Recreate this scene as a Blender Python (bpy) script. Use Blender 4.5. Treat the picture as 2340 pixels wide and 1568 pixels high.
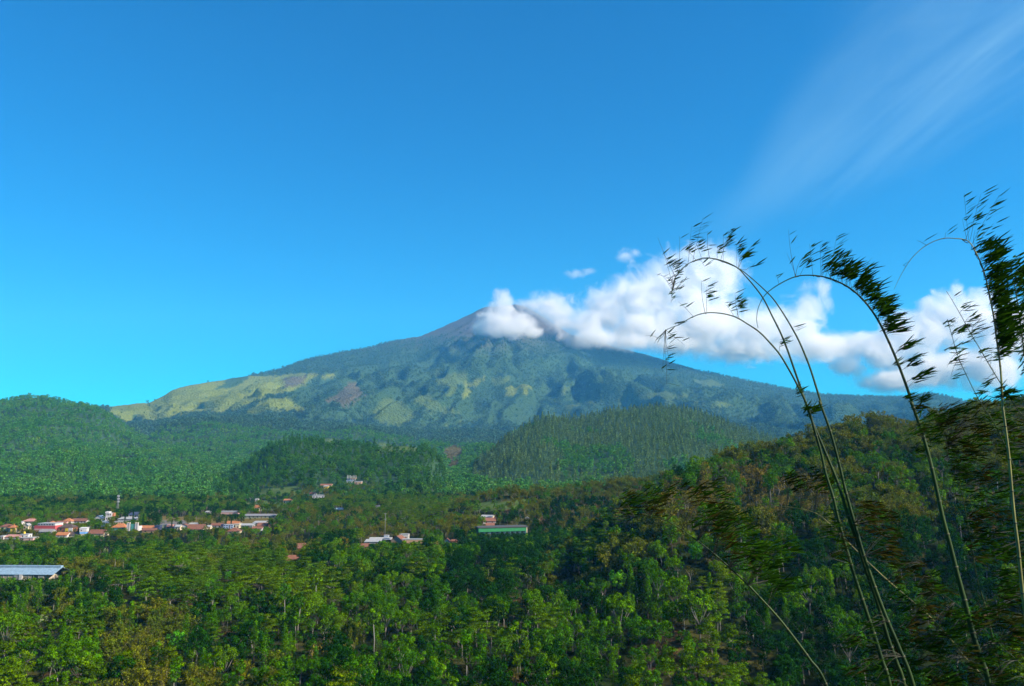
import bpy, bmesh, math, random
import numpy as np
from mathutils import Vector, Matrix

# ------------------------------------------------------------------ camera, sky, sun, exposure
for o in list(bpy.data.objects):
    bpy.data.objects.remove(o)
SC = bpy.context.scene
COL = SC.collection
R = math.radians
rng = np.random.default_rng(7)
rnd = random.Random(11)

PITCH = R(8.6)
FPX = 1768.0                      # focal length in units of a 2340 px wide picture
cam_d = bpy.data.cameras.new('camera')
cam = bpy.data.objects.new('camera', cam_d)
COL.objects.link(cam)
cam_d.sensor_width = 36.0
cam_d.lens = 36.0 * FPX / 2340.0
cam_d.clip_start = 0.1
cam_d.clip_end = 60000
cam.rotation_euler = (math.pi / 2 + PITCH, 0, 0)
SC.camera = cam

SUN_EL, SUN_AZ = R(34), R(110)     # azimuth clockwise from +Y (the view direction)
sun_dir = Vector((math.sin(SUN_AZ) * math.cos(SUN_EL), math.cos(SUN_AZ) * math.cos(SUN_EL), math.sin(SUN_EL)))
sl = bpy.data.lights.new('sun', 'SUN')
sl.energy = 5.0
sl.angle = R(0.53)
sl.color = (1.0, 0.96, 0.90)
so = bpy.data.objects.new('sun', sl)
so.rotation_euler = sun_dir.to_track_quat('Z', 'Y').to_euler()
so.location = (0, 0, 3000)
COL.objects.link(so)

W = bpy.data.worlds.new('World')
SC.world = W
W.use_nodes = True
def SKY_DIR(px, py):
    cx = (px - 1170.0) / FPX; cyy = (784.0 - py) / FPX
    c, s_ = math.cos(PITCH), math.sin(PITCH)
    return Vector((cx, c - cyy * s_, s_ + cyy * c)).normalized()
def build_world():
    nt = W.node_tree
    nt.nodes.clear()
    N, L = nt.nodes.new, nt.links.new
    out = N('ShaderNodeOutputWorld'); bg = N('ShaderNodeBackground')
    sky = N('ShaderNodeTexSky')
    sky.sky_type = 'NISHITA'; sky.sun_disc = False
    sky.sun_elevation = SUN_EL; sky.sun_rotation = SUN_AZ
    sky.altitude = 2600; sky.air_density = 1.0; sky.dust_density = 0.3; sky.ozone_density = 2.0
    hs = N('ShaderNodeHueSaturation')
    hs.inputs['Saturation'].default_value = 1.22
    hs.inputs['Hue'].default_value = 0.5
    tint = N('ShaderNodeMixRGB'); tint.blend_type = 'MULTIPLY'; tint.inputs['Fac'].default_value = 1
    tint.inputs['Color2'].default_value = (0.17, 0.83, 1.33, 1)
    L(sky.outputs[0], tint.inputs['Color1']); L(tint.outputs[0], hs.inputs['Color'])
    # thin cirrus: a veil of noise drawn out along one line of the sky, widening upward to the right
    tc = N('ShaderNodeTexCoord')
    d1 = Vector(SKY_DIR(2330, 10)); d2 = Vector(SKY_DIR(1720, 470))
    ax = (d1 - d2).normalized(); mid = d2; bx = mid.cross(ax).normalized(); cx_ = ax.cross(bx)
    def dot(v, off=0.0):
        n = N('ShaderNodeVectorMath'); n.operation = 'DOT_PRODUCT'; n.inputs[1].default_value = v
        L(tc.outputs['Generated'], n.inputs[0])
        m = N('ShaderNodeMath'); m.operation = 'SUBTRACT'; m.inputs[1].default_value = off; L(n.outputs['Value'], m.inputs[0])
        return m.outputs[0]
    def mt(op, a, b, clamp=False):
        n = N('ShaderNodeMath'); n.operation = op; n.use_clamp = clamp
        for k, v in enumerate((a, b)):
            if isinstance(v, (int, float)): n.inputs[k].default_value = v
            else: L(v, n.inputs[k])
        return n.outputs[0]
    ta = dot(ax, d2.dot(ax)); tb = dot(bx, d2.dot(bx)); tcx = dot(cx_, 0)
    cmb = N('ShaderNodeCombineXYZ'); L(mt('MULTIPLY', ta, 2.2), cmb.inputs[0]); L(mt('MULTIPLY', tb, 11.0), cmb.inputs[1]); L(mt('MULTIPLY', tcx, 2.2), cmb.inputs[2])
    n1 = N('ShaderNodeTexNoise'); n1.inputs['Scale'].default_value = 1.0; n1.inputs['Detail'].default_value = 8
    n1.inputs['Roughness'].default_value = 0.6; n1.inputs['Distortion'].default_value = 0.7
    L(cmb.outputs[0], n1.inputs['Vector'])
    r1 = N('ShaderNodeMapRange'); r1.inputs['From Min'].default_value = 0.34; r1.inputs['From Max'].default_value = 0.82
    L(n1.outputs['Fac'], r1.inputs['Value'])
    wid = mt('ADD', mt('MULTIPLY', mt('MAXIMUM', ta, 0.0), 0.36), 0.03)
    rel = mt('DIVIDE', mt('ABSOLUTE', tb, 0.0), wid)
    r2 = N('ShaderNodeMapRange'); r2.interpolation_type = 'SMOOTHSTEP'; r2.inputs['From Min'].default_value = 1.5; r2.inputs['From Max'].default_value = 0.0
    L(rel, r2.inputs['Value'])
    r3 = N('ShaderNodeMapRange'); r3.interpolation_type = 'SMOOTHSTEP'; r3.inputs['From Min'].default_value = -0.12; r3.inputs['From Max'].default_value = 0.12
    L(ta, r3.inputs['Value'])
    mu2o = mt('MULTIPLY', mt('MULTIPLY', mt('MULTIPLY', r1.outputs[0], r2.outputs[0]), r3.outputs[0]), 0.32)
    mx = N('ShaderNodeMixRGB'); mx.inputs['Color2'].default_value = (4.4, 7.6, 8.8, 1)
    L(mu2o, mx.inputs['Fac']); L(hs.outputs[0], mx.inputs['Color1'])
    L(mx.outputs[0], bg.inputs['Color'])
    bg.inputs['Strength'].default_value = 0.080
    L(bg.outputs[0], out.inputs['Surface'])
build_world()

vs = SC.view_settings
vs.view_transform = 'Standard'; vs.look = 'None'; vs.exposure = 0.85; vs.gamma = 1.0; vs.use_curve_mapping = False
cy = SC.cycles
cy.use_denoising = True
cy.max_bounces = 24; cy.diffuse_bounces = 1; cy.glossy_bounces = 1; cy.transmission_bounces = 2
cy.transparent_max_bounces = 6; cy.volume_bounces = 20
cy.caustics_reflective = False; cy.caustics_refractive = False
cy.use_adaptive_sampling = True
cy.adaptive_threshold = 0.01
cy.denoising_input_passes = 'RGB_ALBEDO_NORMAL'; cy.denoising_prefilter = 'ACCURATE'

# ------------------------------------------------------------------ helpers
CT, ST = math.cos(PITCH), math.sin(PITCH)
def ray(px, py):
    """direction (dx, 1, dz) of a point of the picture (2340 px wide), per metre of depth"""
    cx = (np.asarray(px, float) - 1170.0) / FPX
    cyy = (784.0 - np.asarray(py, float)) / FPX
    d = CT - cyy * ST
    return cx / d, (ST + cyy * CT) / d
def P(px, py, Y):
    u, e = ray(px, py)
    return Vector((float(u) * Y, Y, float(e) * Y))
def project(x, y, z):
    f = y * CT + z * ST
    f = np.where(f < 0.1, 0.1, f)
    v = -y * ST + z * CT
    return 1170 + FPX * x / f, 784 - FPX * v / f

def _h(ix, iy, seed):
    n = (ix.astype(np.int64) * 374761393 + iy.astype(np.int64) * 668265263 + seed * 1442695041) & 0xffffffff
    n = ((n ^ (n >> 13)) * 1274126177) & 0xffffffff
    n = (n ^ (n >> 16)) & 0xffffff
    return n / float(0xffffff)
def vnoise(x, y, seed=0):
    x = np.asarray(x, float); y = np.asarray(y, float)
    ix, iy = np.floor(x), np.floor(y)
    fx, fy = x - ix, y - iy
    fx = fx * fx * (3 - 2 * fx); fy = fy * fy * (3 - 2 * fy)
    a, b = _h(ix, iy, seed), _h(ix + 1, iy, seed)
    c, d = _h(ix, iy + 1, seed), _h(ix + 1, iy + 1, seed)
    return (a + (b - a) * fx) * (1 - fy) + (c + (d - c) * fx) * fy
def fbm(x, y, seed=0, octaves=4, gain=0.5):
    s = 0; a = 1; t = 0
    for k in range(octaves):
        s = s + a * (vnoise(x * 2 ** k, y * 2 ** k, seed + k * 17) * 2 - 1); t += a; a *= gain
    return s / t
def sstep(a, b, x):
    t = np.clip((x - a) / (b - a), 0, 1)
    return t * t * (3 - 2 * t)
def in_poly(px, py, poly):
    ins = np.zeros(px.shape, bool)
    n = len(poly)
    for i in range(n):
        x1, y1 = poly[i]; x2, y2 = poly[(i + 1) % n]
        if y1 == y2: continue
        c = (y1 > py) != (y2 > py)
        ins ^= c & (px < (x2 - x1) * (py - y1) / (y2 - y1) + x1)
    return ins

def tag(o, label=None, cat=None, group=None, kind=None):
    if label: o['label'] = label
    if cat: o['category'] = cat
    if group: o['group'] = group
    if kind: o['kind'] = kind
    return o
def mesh_obj(name, verts, faces, mats, parent=None, smooth=False, midx=None):
    me = bpy.data.meshes.new(name)
    if isinstance(verts, np.ndarray) and isinstance(faces, np.ndarray):
        nv, nf, k = len(verts), len(faces), faces.shape[1]
        me.vertices.add(nv); me.loops.add(nf * k); me.polygons.add(nf)
        me.vertices.foreach_set('co', np.ascontiguousarray(verts, dtype=np.float32).ravel())
        me.loops.foreach_set('vertex_index', np.ascontiguousarray(faces, dtype=np.int32).ravel())
        me.polygons.foreach_set('loop_start', np.arange(0, nf * k, k, dtype=np.int32))
        me.update(calc_edges=True)
    else:
        me.from_pydata([tuple(v) for v in verts], [], [tuple(f) for f in faces])
    for m in (mats if isinstance(mats, (list, tuple)) else [mats]):
        me.materials.append(m)
    if midx is not None:
        me.polygons.foreach_set('material_index', np.asarray(midx, dtype=np.int32))
    if smooth:
        me.polygons.foreach_set('use_smooth', np.ones(len(me.polygons), bool))
    me.update()
    o = bpy.data.objects.new(name, me)
    COL.objects.link(o)
    if parent: o.parent = parent
    return o
def empty(name, loc=(0, 0, 0), rz=0.0, sc=1.0):
    o = bpy.data.objects.new(name, None)
    o.empty_display_size = 0.5
    o.location = loc; o.rotation_euler = (0, 0, rz); o.scale = (sc, sc, sc)
    COL.objects.link(o)
    return o
def new_mat(name):
    m = bpy.data.materials.new(name); m.use_nodes = True
    nt = m.node_tree; nt.nodes.clear()
    return m, nt, nt.nodes.new, nt.links.new

# ------------------------------------------------------------------ terrain
def ridge(pts, lift=0.0):
    a = np.array(pts, float)
    u, e = ray(a[:, 0], a[:, 1])
    return u, e
def layer(u, Y, pts, Dpts, Yb, zb, shape, back, tree):
    """a hill: front slope from (Yb, zb) up to a ridge line seen at pts, at depth Dpts"""
    ru, re = ridge(pts)
    du, _ = ray(np.array([p[0] for p in Dpts], float), np.full(len(Dpts), 1000.0))
    D = np.interp(u, du, [p[1] for p in Dpts])
    e = np.interp(u, ru, re)
    zr = e * D - tree
    t = (Y - Yb) / (D - Yb)
    tc = np.clip(t, 0, 1)
    zbv = zb
    f = zbv + (zr - zbv) * (tc ** shape)
    over = np.maximum(Y - D, 0)
    f = f - back * over * over / (over + 0.06 * D)
    f = np.where(t < 0, zbv - (Yb - Y) * 0.5, f)
    return f, t

RIDGE_LOW = [(900,1200),(980,1158),(1060,1140),(1150,1118),(1250,1120),(1330,1108),(1420,1095),(1500,1085),(1600,1075),(1750,1080),(2000,1100)]
RIDGE_RIGHT = [(1050,1310),(1150,1285),(1250,1255),(1330,1205),(1430,1145),(1500,1095),(1540,1068),(1600,1040),(1700,1028),(1760,1008),(1850,978),(1900,962),(2000,948),(2100,945),(2200,918),(2340,885),(2800,800),(3600,760)]
RIDGE_CONIFER = [(975,1230),(1005,1150),(1060,1086),(1130,1022),(1180,982),(1240,952),(1330,957),(1400,940),(1500,926),(1560,932),(1640,958),(1700,985),(1760,1003),(1900,1045),(2100,1090),(2600,1100)]
RIDGE_KNOLL = [(330,1180),(430,1118),(520,1078),(580,1042),(620,1012),(660,998),(720,996),(780,1009),(850,1011),(920,1011),(980,1019),(1008,1055),(1030,1120),(1060,1190),(1100,1250)]
RIDGE_LEFT = [(-1200,840),(-500,880),(-200,905),(0,908),(60,901),(110,905),(160,915),(210,923),(250,942),(290,968),(330,990),(420,1025),(520,1060),(640,1100),(800,1160)]
RIDGE_MID = [(-600,1010),(100,1010),(200,1000),(260,978),(300,970),(400,957),(480,945),(560,952),(640,948),(720,960),(800,965),(860,977),(950,987),(1040,985),(1130,978),(1200,985),(1400,990),(1640,962),(1750,977),(1830,985),(2100,985),(2600,960)]
RIDGE_MOUNT = [(-1500,1000),(-400,960),(150,945),(240,928),(300,922),(340,918),(375,903),(392,890),(410,884),(480,872),(560,859),(640,842),(700,820),(790,802),(850,791),(900,777),(960,767),(1010,747),(1060,724),(1105,701),(1140,698),(1180,694),(1210,704),(1240,722),(1300,762),(1400,790),(1500,816),(1600,846),(1700,867),(1800,887),(1850,897),(1900,902),(2000,905),(2060,906),(2120,897),(2160,903),(2200,914),(2340,935),(2700,960),(3600,1000)]
PEAK = P(1175, 694, 9500)

FLOOR_Y = [-400, 0, 150, 200, 300, 400, 480, 560, 640, 690, 800, 1000, 1150, 1600, 3000, 20000]
FLOOR_Z = [-76, -76, -77, -77, -73, -67, -67.5, -73, -73, -66.5, -61, -59, -56, -40, 0, 100]
FLOOR_ZC = [-76, -76, -77, -77, -72, -66, -64, -66, -64, -61, -57, -55, -52, -38, 0, 100]

def mount_spurs(x, Y):
    phi = np.arctan2(x - PEAK.x, PEAK.y - Y); rr = np.hypot(x - PEAK.x, Y - PEAK.y)
    warp = 0.35 * fbm(x / 900, Y / 900, 71, 3)
    rid = 1 - np.abs(fbm(phi * 4.6 + warp * 2.4, rr / 4200 + warp, 77, 4, 0.5)) * 2.6
    fine = 0.4 - np.abs(fbm(x / 300 + warp * 3, Y / 620 + warp * 3, 81, 3)) * 2.4
    return rid, fine
def height(x, Y):
    """ground height and the hill it belongs to"""
    x = np.asarray(x, float); Y = np.asarray(Y, float)
    Ys = np.maximum(Y, 40.0)
    u = x / Ys
    zl = np.interp(Y, FLOOR_Y, FLOOR_Z); zc = np.interp(Y, FLOOR_Y, FLOOR_ZC)
    w = sstep(-0.36, -0.2, u)
    floor = zl * (1 - w) + zc * w + 2.2 * fbm(x / 70, Y / 70, 3) + 0.5 * fbm(x / 14, Y / 14, 9, 2)
    near = np.where(Y > 0, -1.8 - 0.47 * Y, -1.8 - 0.12 * Y) + 0.3 * fbm(x / 6, Y / 6, 5, 2)
    k = 6.0
    hh = np.clip(0.5 + 0.5 * (near - floor) / k, 0, 1)
    base = floor * (1 - hh) + near * hh + k * hh * (1 - hh)
    L = [base]
    f, t = layer(u, Y, RIDGE_RIGHT, [(1250,520),(1500,480),(1800,560),(2340,640)], 250, -78, 0.95, 0.35, 13)
    f = f + 8.0 * fbm(x / 70, Y / 70, 21, 4) * np.clip(t, 0, 1)
    f2, t2 = layer(u, Y, RIDGE_LOW, [(900,760),(1300,800),(1600,800)], 640, -63, 0.9, 0.3, 8)
    f2 = f2 + 3.0 * fbm(x / 60, Y / 60, 23, 3) * np.clip(t2, 0, 1)
    f = np.where(u > -0.16, np.maximum(f, f2), f)
    L.append(np.where(u > -0.16, f, -300))
    f, t = layer(u, Y, RIDGE_KNOLL, [(330,1500),(700,1600),(1060,1500)], 1060, -66, 0.85, 0.5, 9)
    f = f + 16 * fbm(x / 150, Y / 150, 31, 4) * np.clip(t * 1.5, 0, 1) * np.clip(1.3 - t, 0.15, 1)
    L.append(np.where((u > -0.62) & (u < 0.06), f, -300))
    f, t = layer(u, Y, RIDGE_CONIFER, [(960,1750),(1200,2100),(1500,2300),(2600,2300)], 1250, -70, 0.8, 0.5, 11)
    f = f + 36 * fbm(x / 260, Y / 260, 41, 4) * np.clip(t * 1.5, 0, 1) * np.clip(1.2 - t, 0.1, 1)
    L.append(np.where(u > -0.2, f, -300))
    f, t = layer(u, Y, RIDGE_LEFT, [(-600,2700),(0,2900),(300,3000),(800,2600)], 1180, -70, 1.1, 0.45, 10)
    f = f + (70 * fbm(x / 300, Y / 300, 51, 5, .6) + 45 * (0.4 - np.abs(fbm(x / 240 + .3 * Y / 240, Y / 700, 57, 3)) * 2.2)) * np.clip(t * 2, 0, 1) * np.clip(1.25 - t, 0.1, 1)
    L.append(np.where(u < -0.1, f, -300))
    f, t = layer(u, Y, RIDGE_MID, [(0,4000),(600,4300),(1200,4200),(1800,4200)], 2000, -20, 1.05, 0.12, 10)
    f = f + (95 * fbm(x / 420, Y / 420, 61, 5, .6) + 60 * (0.4 - np.abs(fbm(x / 330 - .2 * Y / 330, Y / 900, 67, 3)) * 2.2)) * np.clip(t * 2, 0, 1) * np.clip(1.25 - t, 0.12, 1)
    L.append(f)
    f, t = layer(u, Y, RIDGE_MOUNT, [(100,5200),(300,5600),(450,6200),(700,8000),(1000,9200),(1175,9500),(1500,9100),(1800,8200),(2340,7400)], 3700, 60, 1.32, 0.5, 4)
    rid, fine = mount_spurs(x, Y)
    env = np.clip(4 * t * (1 - t), 0, 1) ** 0.8 * (1 - 0.72 * sstep(0.5, 0.85, t))
    f = f + env * (210 * (rid - 0.45) + 60 * fbm(x / 300, Y / 420, 79, 5, 0.62) + 105 * fine)
    f = f + 7 * fbm(x / 120, Y / 120, 83, 3) * np.clip(t, 0, 1)
    L.append(f)
    A = np.stack(L)
    who = np.argmax(A, 0)
    return np.max(A, 0), who

def ground_hit(px, py, Y0=30.0, Y1=12000.0):
    u, e = ray(px, py)
    Ys = np.geomspace(Y0, Y1, 900)
    z, _ = height(float(u) * Ys, Ys)
    g = z - float(e) * Ys
    i = np.argmax(g > 0)
    if g[i] <= 0: return None
    if i == 0: return Vector((float(u) * Ys[0], Ys[0], float(z[0])))
    a = g[i - 1] / (g[i - 1] - g[i]); Y = Ys[i - 1] + (Ys[i] - Ys[i - 1]) * a
    return Vector((float(u) * Y, Y, float(height(float(u) * Y, Y)[0])))

# land cover: outlines of the meadows, bare slopes and fields on the hills, with their own colours
C_FOREST = (0.034, 0.074, 0.032); C_MEADOW = (0.125, 0.165, 0.026); C_OLIVE = (0.066, 0.108, 0.030)
C_ROCK = (0.085, 0.080, 0.045); C_SOIL = (0.09, 0.055, 0.022); C_DRY = (0.13, 0.105, 0.035); C_SUMMIT = (0.085, 0.075, 0.07)
def q3(x, y): return ((300 + x / 1.56) * 0.71845, (900 + y / 1.56) * 0.71845)
def q4(x, y): return ((1400 + x / 1.26) * 0.71845, (700 + y / 1.26) * 0.71845)
C_HOLLOW = C_FOREST
MOUNT_PATCH = [(c, [f(*p) for p in pts]) for c, f, pts in [
    (C_MEADOW, q3, [(50,612),(200,592),(300,575),(370,530),(435,500),(560,485),(620,480),(720,470),(760,462),(880,462),(1010,448),(1115,448),(1080,490),(1000,530),(940,550),(850,560),(800,590),(740,615),(650,655),(560,640),(480,645),(400,665),(300,690),(190,700),(140,690),(100,665)]),
    (C_FOREST, q3, [(605,525),(650,490),(690,462),(770,455),(750,500),(700,515),(650,522)]),
    (C_FOREST, q3, [(190,660),(240,655),(245,685),(195,690)]),
    (C_ROCK, q3, [(940,470),(1080,455),(1060,480),(1000,515),(940,525)]),
    (C_MEADOW, q3, [(1130,458),(1190,450),(1192,472),(1130,474)]),
    (C_MEADOW, q3, [(820,592),(880,575),(950,570),(990,600),(1065,637),(980,640),(900,622),(850,640),(780,662),(740,657)]),
    (C_ROCK, q3, [(1145,582),(1200,560),(1265,497),(1300,497),(1335,550),(1312,572),(1270,602),(1232,612),(1190,597)]),
    (C_OLIVE, q3, [(1380,640),(1400,600),(1450,568),(1530,590),(1580,630),(1572,690),(1500,712),(1420,706),(1385,670)]),
    (C_OLIVE, q3, [(1585,560),(1650,538),(1690,580),(1720,610),(1825,640),(1800,662),(1700,642),(1640,622),(1600,592)]),
    (C_OLIVE, q3, [(1690,455),(1840,446),(1848,490),(1800,520),(1782,562),(1740,582),(1760,530),(1700,500)]),
    (C_MEADOW, q3, [(1812,556),(1850,500),(1930,466),(1945,480),(1885,522),(1832,575)]),
    (C_OLIVE, q3, [(1960,480),(2070,458),(2062,500),(2000,522)]),
    (C_MEADOW, q3, [(2010,560),(2050,500),(2080,468),(2120,478),(2185,520),(2225,560),(2212,592),(2150,602),(2060,602),(1990,622),(1955,612),(2030,580)]),
    (C_FOREST, q3, [(2095,500),(2125,520),(2140,570),(2120,565)]), (C_FOREST, q3, [(2150,520),(2185,530),(2190,560),(2160,550)]),
    (C_OLIVE, q3, [(2255,565),(2330,505),(2360,520),(2345,600),(2270,592)]),
    (C_OLIVE, q3, [(1700,722),(1800,680),(1872,658),(1850,702),(1760,742)]),
    (C_OLIVE, q4, [(470,752),(560,708),(635,715),(605,762),(500,772)]), (C_OLIVE, q4, [(375,765),(410,700),(455,675),(465,722),(400,772)]),
    (C_OLIVE, q4, [(640,722),(760,700),(900,690),(1000,705),(900,735),(760,745)]), (C_OLIVE, q4, [(1000,640),(1100,640),(1150,668),(1060,672)]),
    (C_OLIVE, q4, [(1010,730),(1130,725),(1180,745),(1080,755)]),
]]
def cover(x, Y, z, who):
    px, py = project(x, Y, z)
    px = px + 10 * fbm(x / 90, Y / 140, 101, 4, .7); py = py + 5 * fbm(x / 70, Y / 110, 111, 4, .7)
    c = np.tile(np.array(C_FOREST), x.shape + (1,)).reshape(x.shape + (3,))
    forest = np.ones(x.shape)
    n = fbm(x / 26, Y / 26, 121, 3)
    # valley floor: dry grass, soil, weeds
    g = who <= 1
    gcol = np.where((n > 0.15)[..., None], np.array((0.05, 0.05, 0.014)), np.array((0.018, 0.028, 0.008)))
    gcol = np.where((n > 0.5)[..., None], np.array(C_SOIL), gcol)
    c = np.where(g[..., None], gcol, c)
    m = who == 6
    rid, fine = mount_spurs(x, Y)
    bare = (rid * 0.6 + fine * 0.5 + 0.25 * fbm(x / 90, Y / 140, 141, 4, .6))
    for col, poly in MOUNT_PATCH:
        i = in_poly(px, py, poly) & (who >= 5)
        if col == C_OLIVE or (col == C_MEADOW and poly[0][0] > 760): i &= bare > 0.08
        c = np.where(i[..., None], np.array(col), c); forest = np.where(i, 0, forest)
    up = sstep(820, 735, py + 14 * fbm(x / 300, Y / 300, 131, 4)) * m
    c = c * (1 - up[..., None]) + np.array(C_SUMMIT) * up[..., None]
    forest = forest * (1 - sstep(0.5, 0.8, up))
    # bare scar and clearings on the knoll
    for col, poly in (((0.07, 0.065, 0.026), [(1015,1025),(1045,1015),(1060,1040),(1048,1070),(1035,1080),(1022,1060)]),
                      (C_OLIVE, [(850,1018),(885,1012),(905,1030),(870,1040)]), (C_OLIVE, [(735,1003),(775,1003),(780,1020),(742,1020)]),
                      (C_OLIVE, [(890,1020),(960,1020),(955,1036),(895,1034)])):
        i = in_poly(px, py, poly) & ((who == 2) | (who == 3) | (who == 5))
        c = np.where(i[..., None], np.array(col), c); forest = np.where(i, 0, forest)
    # fields and yards behind the village
    for col, poly in FIELDS:
        i = in_poly(px, py, poly) & (Y > 300) & (Y < 1700)
        c = np.where(i[..., None], np.array(col), c); forest = np.where(i, 0, forest)
    return c, forest
FIELDS = [(C_DRY, [(505,1182),(600,1180),(640,1186),(625,1200),(520,1198)]),
          (C_OLIVE, [(545,1150),(600,1142),(650,1150),(655,1165),(560,1168)]),
          (C_OLIVE, [(560,1120),(700,1110),(705,1135),(600,1140)]),
          (C_DRY, [(340,1178),(440,1182),(520,1186),(600,1190),(590,1200),(440,1196),(330,1192)]),
          ((0.15, 0.145, 0.13), [(362,1188),(430,1190),(425,1206),(365,1204)]),
          (C_OLIVE, [(0,1328),(150,1326),(190,1345),(120,1362),(0,1366)]),
          (C_OLIVE, [(0,1232),(60,1234),(20,1270),(0,1275)]),
          (C_OLIVE, [(1080,1150),(1200,1142),(1210,1165),(1090,1170)]),
          (C_DRY, [(1250,1325),(1330,1320),(1340,1360),(1270,1385)]),
          ]

def terrain():
    ys = np.concatenate([np.linspace(-380, -20, 14), np.linspace(-14, 120, 46)])
    y = 123.0; far = []
    while y < 14200:
        far.append(y)
        y += (y + 60) * (0.0085 if y < 3500 else 0.0060)
    ys = np.concatenate([ys, far])
    us = np.linspace(-1, 1, 620)
    U, YY = np.meshgrid(us, ys)
    X = U * (np.maximum(YY, 0) * 0.86 + 260)
    Z, who = height(X, YY)
    c, _ = cover(X, YY, Z, who)
    nr, nc = X.shape
    idx = np.arange(nr * nc).reshape(nr, nc)
    F = np.stack([idx[:-1, :-1], idx[:-1, 1:], idx[1:, 1:], idx[1:, :-1]], -1).reshape(-1, 4)
    V = np.stack([X, YY, Z], -1).reshape(-1, 3)
    wf = who[:-1, :-1].reshape(-1)
    C3 = c.reshape(-1, 3)
    names = ['ground', 'hillside', 'wooded_knoll', 'conifer_hill', 'forested_hill', 'foothills', 'mountain']
    for k, nm in enumerate(names):
        f = F[wf == k]
        if len(f) == 0: continue
        used, inv = np.unique(f, return_inverse=True)
        o = mesh_obj(nm, V[used], inv.reshape(-1, 4).astype(np.int32), M_TERRAIN if k < 5 else M_MOUNT, smooth=True)
        at = o.data.color_attributes.new('cover', 'FLOAT_COLOR', 'POINT')
        col = np.ones((len(used), 4), np.float32); col[:, :3] = C3[used]
        at.data.foreach_set('color', col.ravel())
        tag(o, kind='structure')

def terrain_mat(name, scale, bump, dist):
    m, nt, N, L = new_mat(name)
    out = N('ShaderNodeOutputMaterial'); b = N('ShaderNodeBsdfDiffuse')
    at = N('ShaderNodeAttribute'); at.attribute_name = 'cover'
    tc = N('ShaderNodeTexCoord')
    n1 = N('ShaderNodeTexNoise'); n1.inputs['Scale'].default_value = scale; n1.inputs['Detail'].default_value = 6
    n1.inputs['Roughness'].default_value = 0.65
    L(tc.outputs['Object'], n1.inputs['Vector'])
    mr = N('ShaderNodeMapRange'); mr.inputs['From Min'].default_value = 0.3; mr.inputs['From Max'].default_value = 0.7
    mr.inputs['To Min'].default_value = 0.7; mr.inputs['To Max'].default_value = 1.3
    L(n1.outputs['Fac'], mr.inputs['Value'])
    mx = N('ShaderNodeMixRGB'); mx.blend_type = 'MULTIPLY'; mx.inputs['Fac'].default_value = 1
    L(at.outputs['Color'], mx.inputs['Color1']); L(mr.outputs[0], mx.inputs['Color2'])
    bp = N('ShaderNodeBump'); bp.inputs['Strength'].default_value = bump; bp.inputs['Distance'].default_value = dist
    n2 = N('ShaderNodeTexNoise'); n2.inputs['Scale'].default_value = scale * 1.6; n2.inputs['Detail'].default_value = 4
    L(tc.outputs['Object'], n2.inputs['Vector'])
    L(n2.outputs['Fac'], bp.inputs['Height'])
    L(mx.outputs[0], b.inputs['Color']); L(bp.outputs[0], b.inputs['Normal'])
    L(b.outputs[0], out.inputs['Surface'])
    return m
M_TERRAIN = terrain_mat('soil_and_grass', 0.25, 0.6, 1.0)
M_MOUNT = terrain_mat('mountain_cover', 0.045, 1.0, 20.0)
terrain()

# ------------------------------------------------------------------ haze and clouds
def box(name, lo, hi, mat):
    v = [(x, y, z) for x in (lo[0], hi[0]) for y in (lo[1], hi[1]) for z in (lo[2], hi[2])]
    f = [(0, 1, 3, 2), (4, 6, 7, 5), (0, 4, 5, 1), (2, 3, 7, 6), (0, 2, 6, 4), (1, 5, 7, 3)]
    return mesh_obj(name, v, f, mat)
def haze():
    m, nt, N, L = new_mat('haze_air')
    out = N('ShaderNodeOutputMaterial'); pv = N('ShaderNodeVolumePrincipled')
    pv.inputs['Color'].default_value = (0.12, 0.50, 1.0, 1)
    pv.inputs['Absorption Color'].default_value = (1, 1, 1, 1)
    pv.inputs['Density'].default_value = 4.8e-5
    pv.inputs['Anisotropy'].default_value = 0.0
    L(pv.outputs[0], out.inputs['Volume'])
    o = box('haze', (-16000, -700, -400), (16000, 15500, 2900), m)
    tag(o, kind='stuff')
haze()

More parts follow.
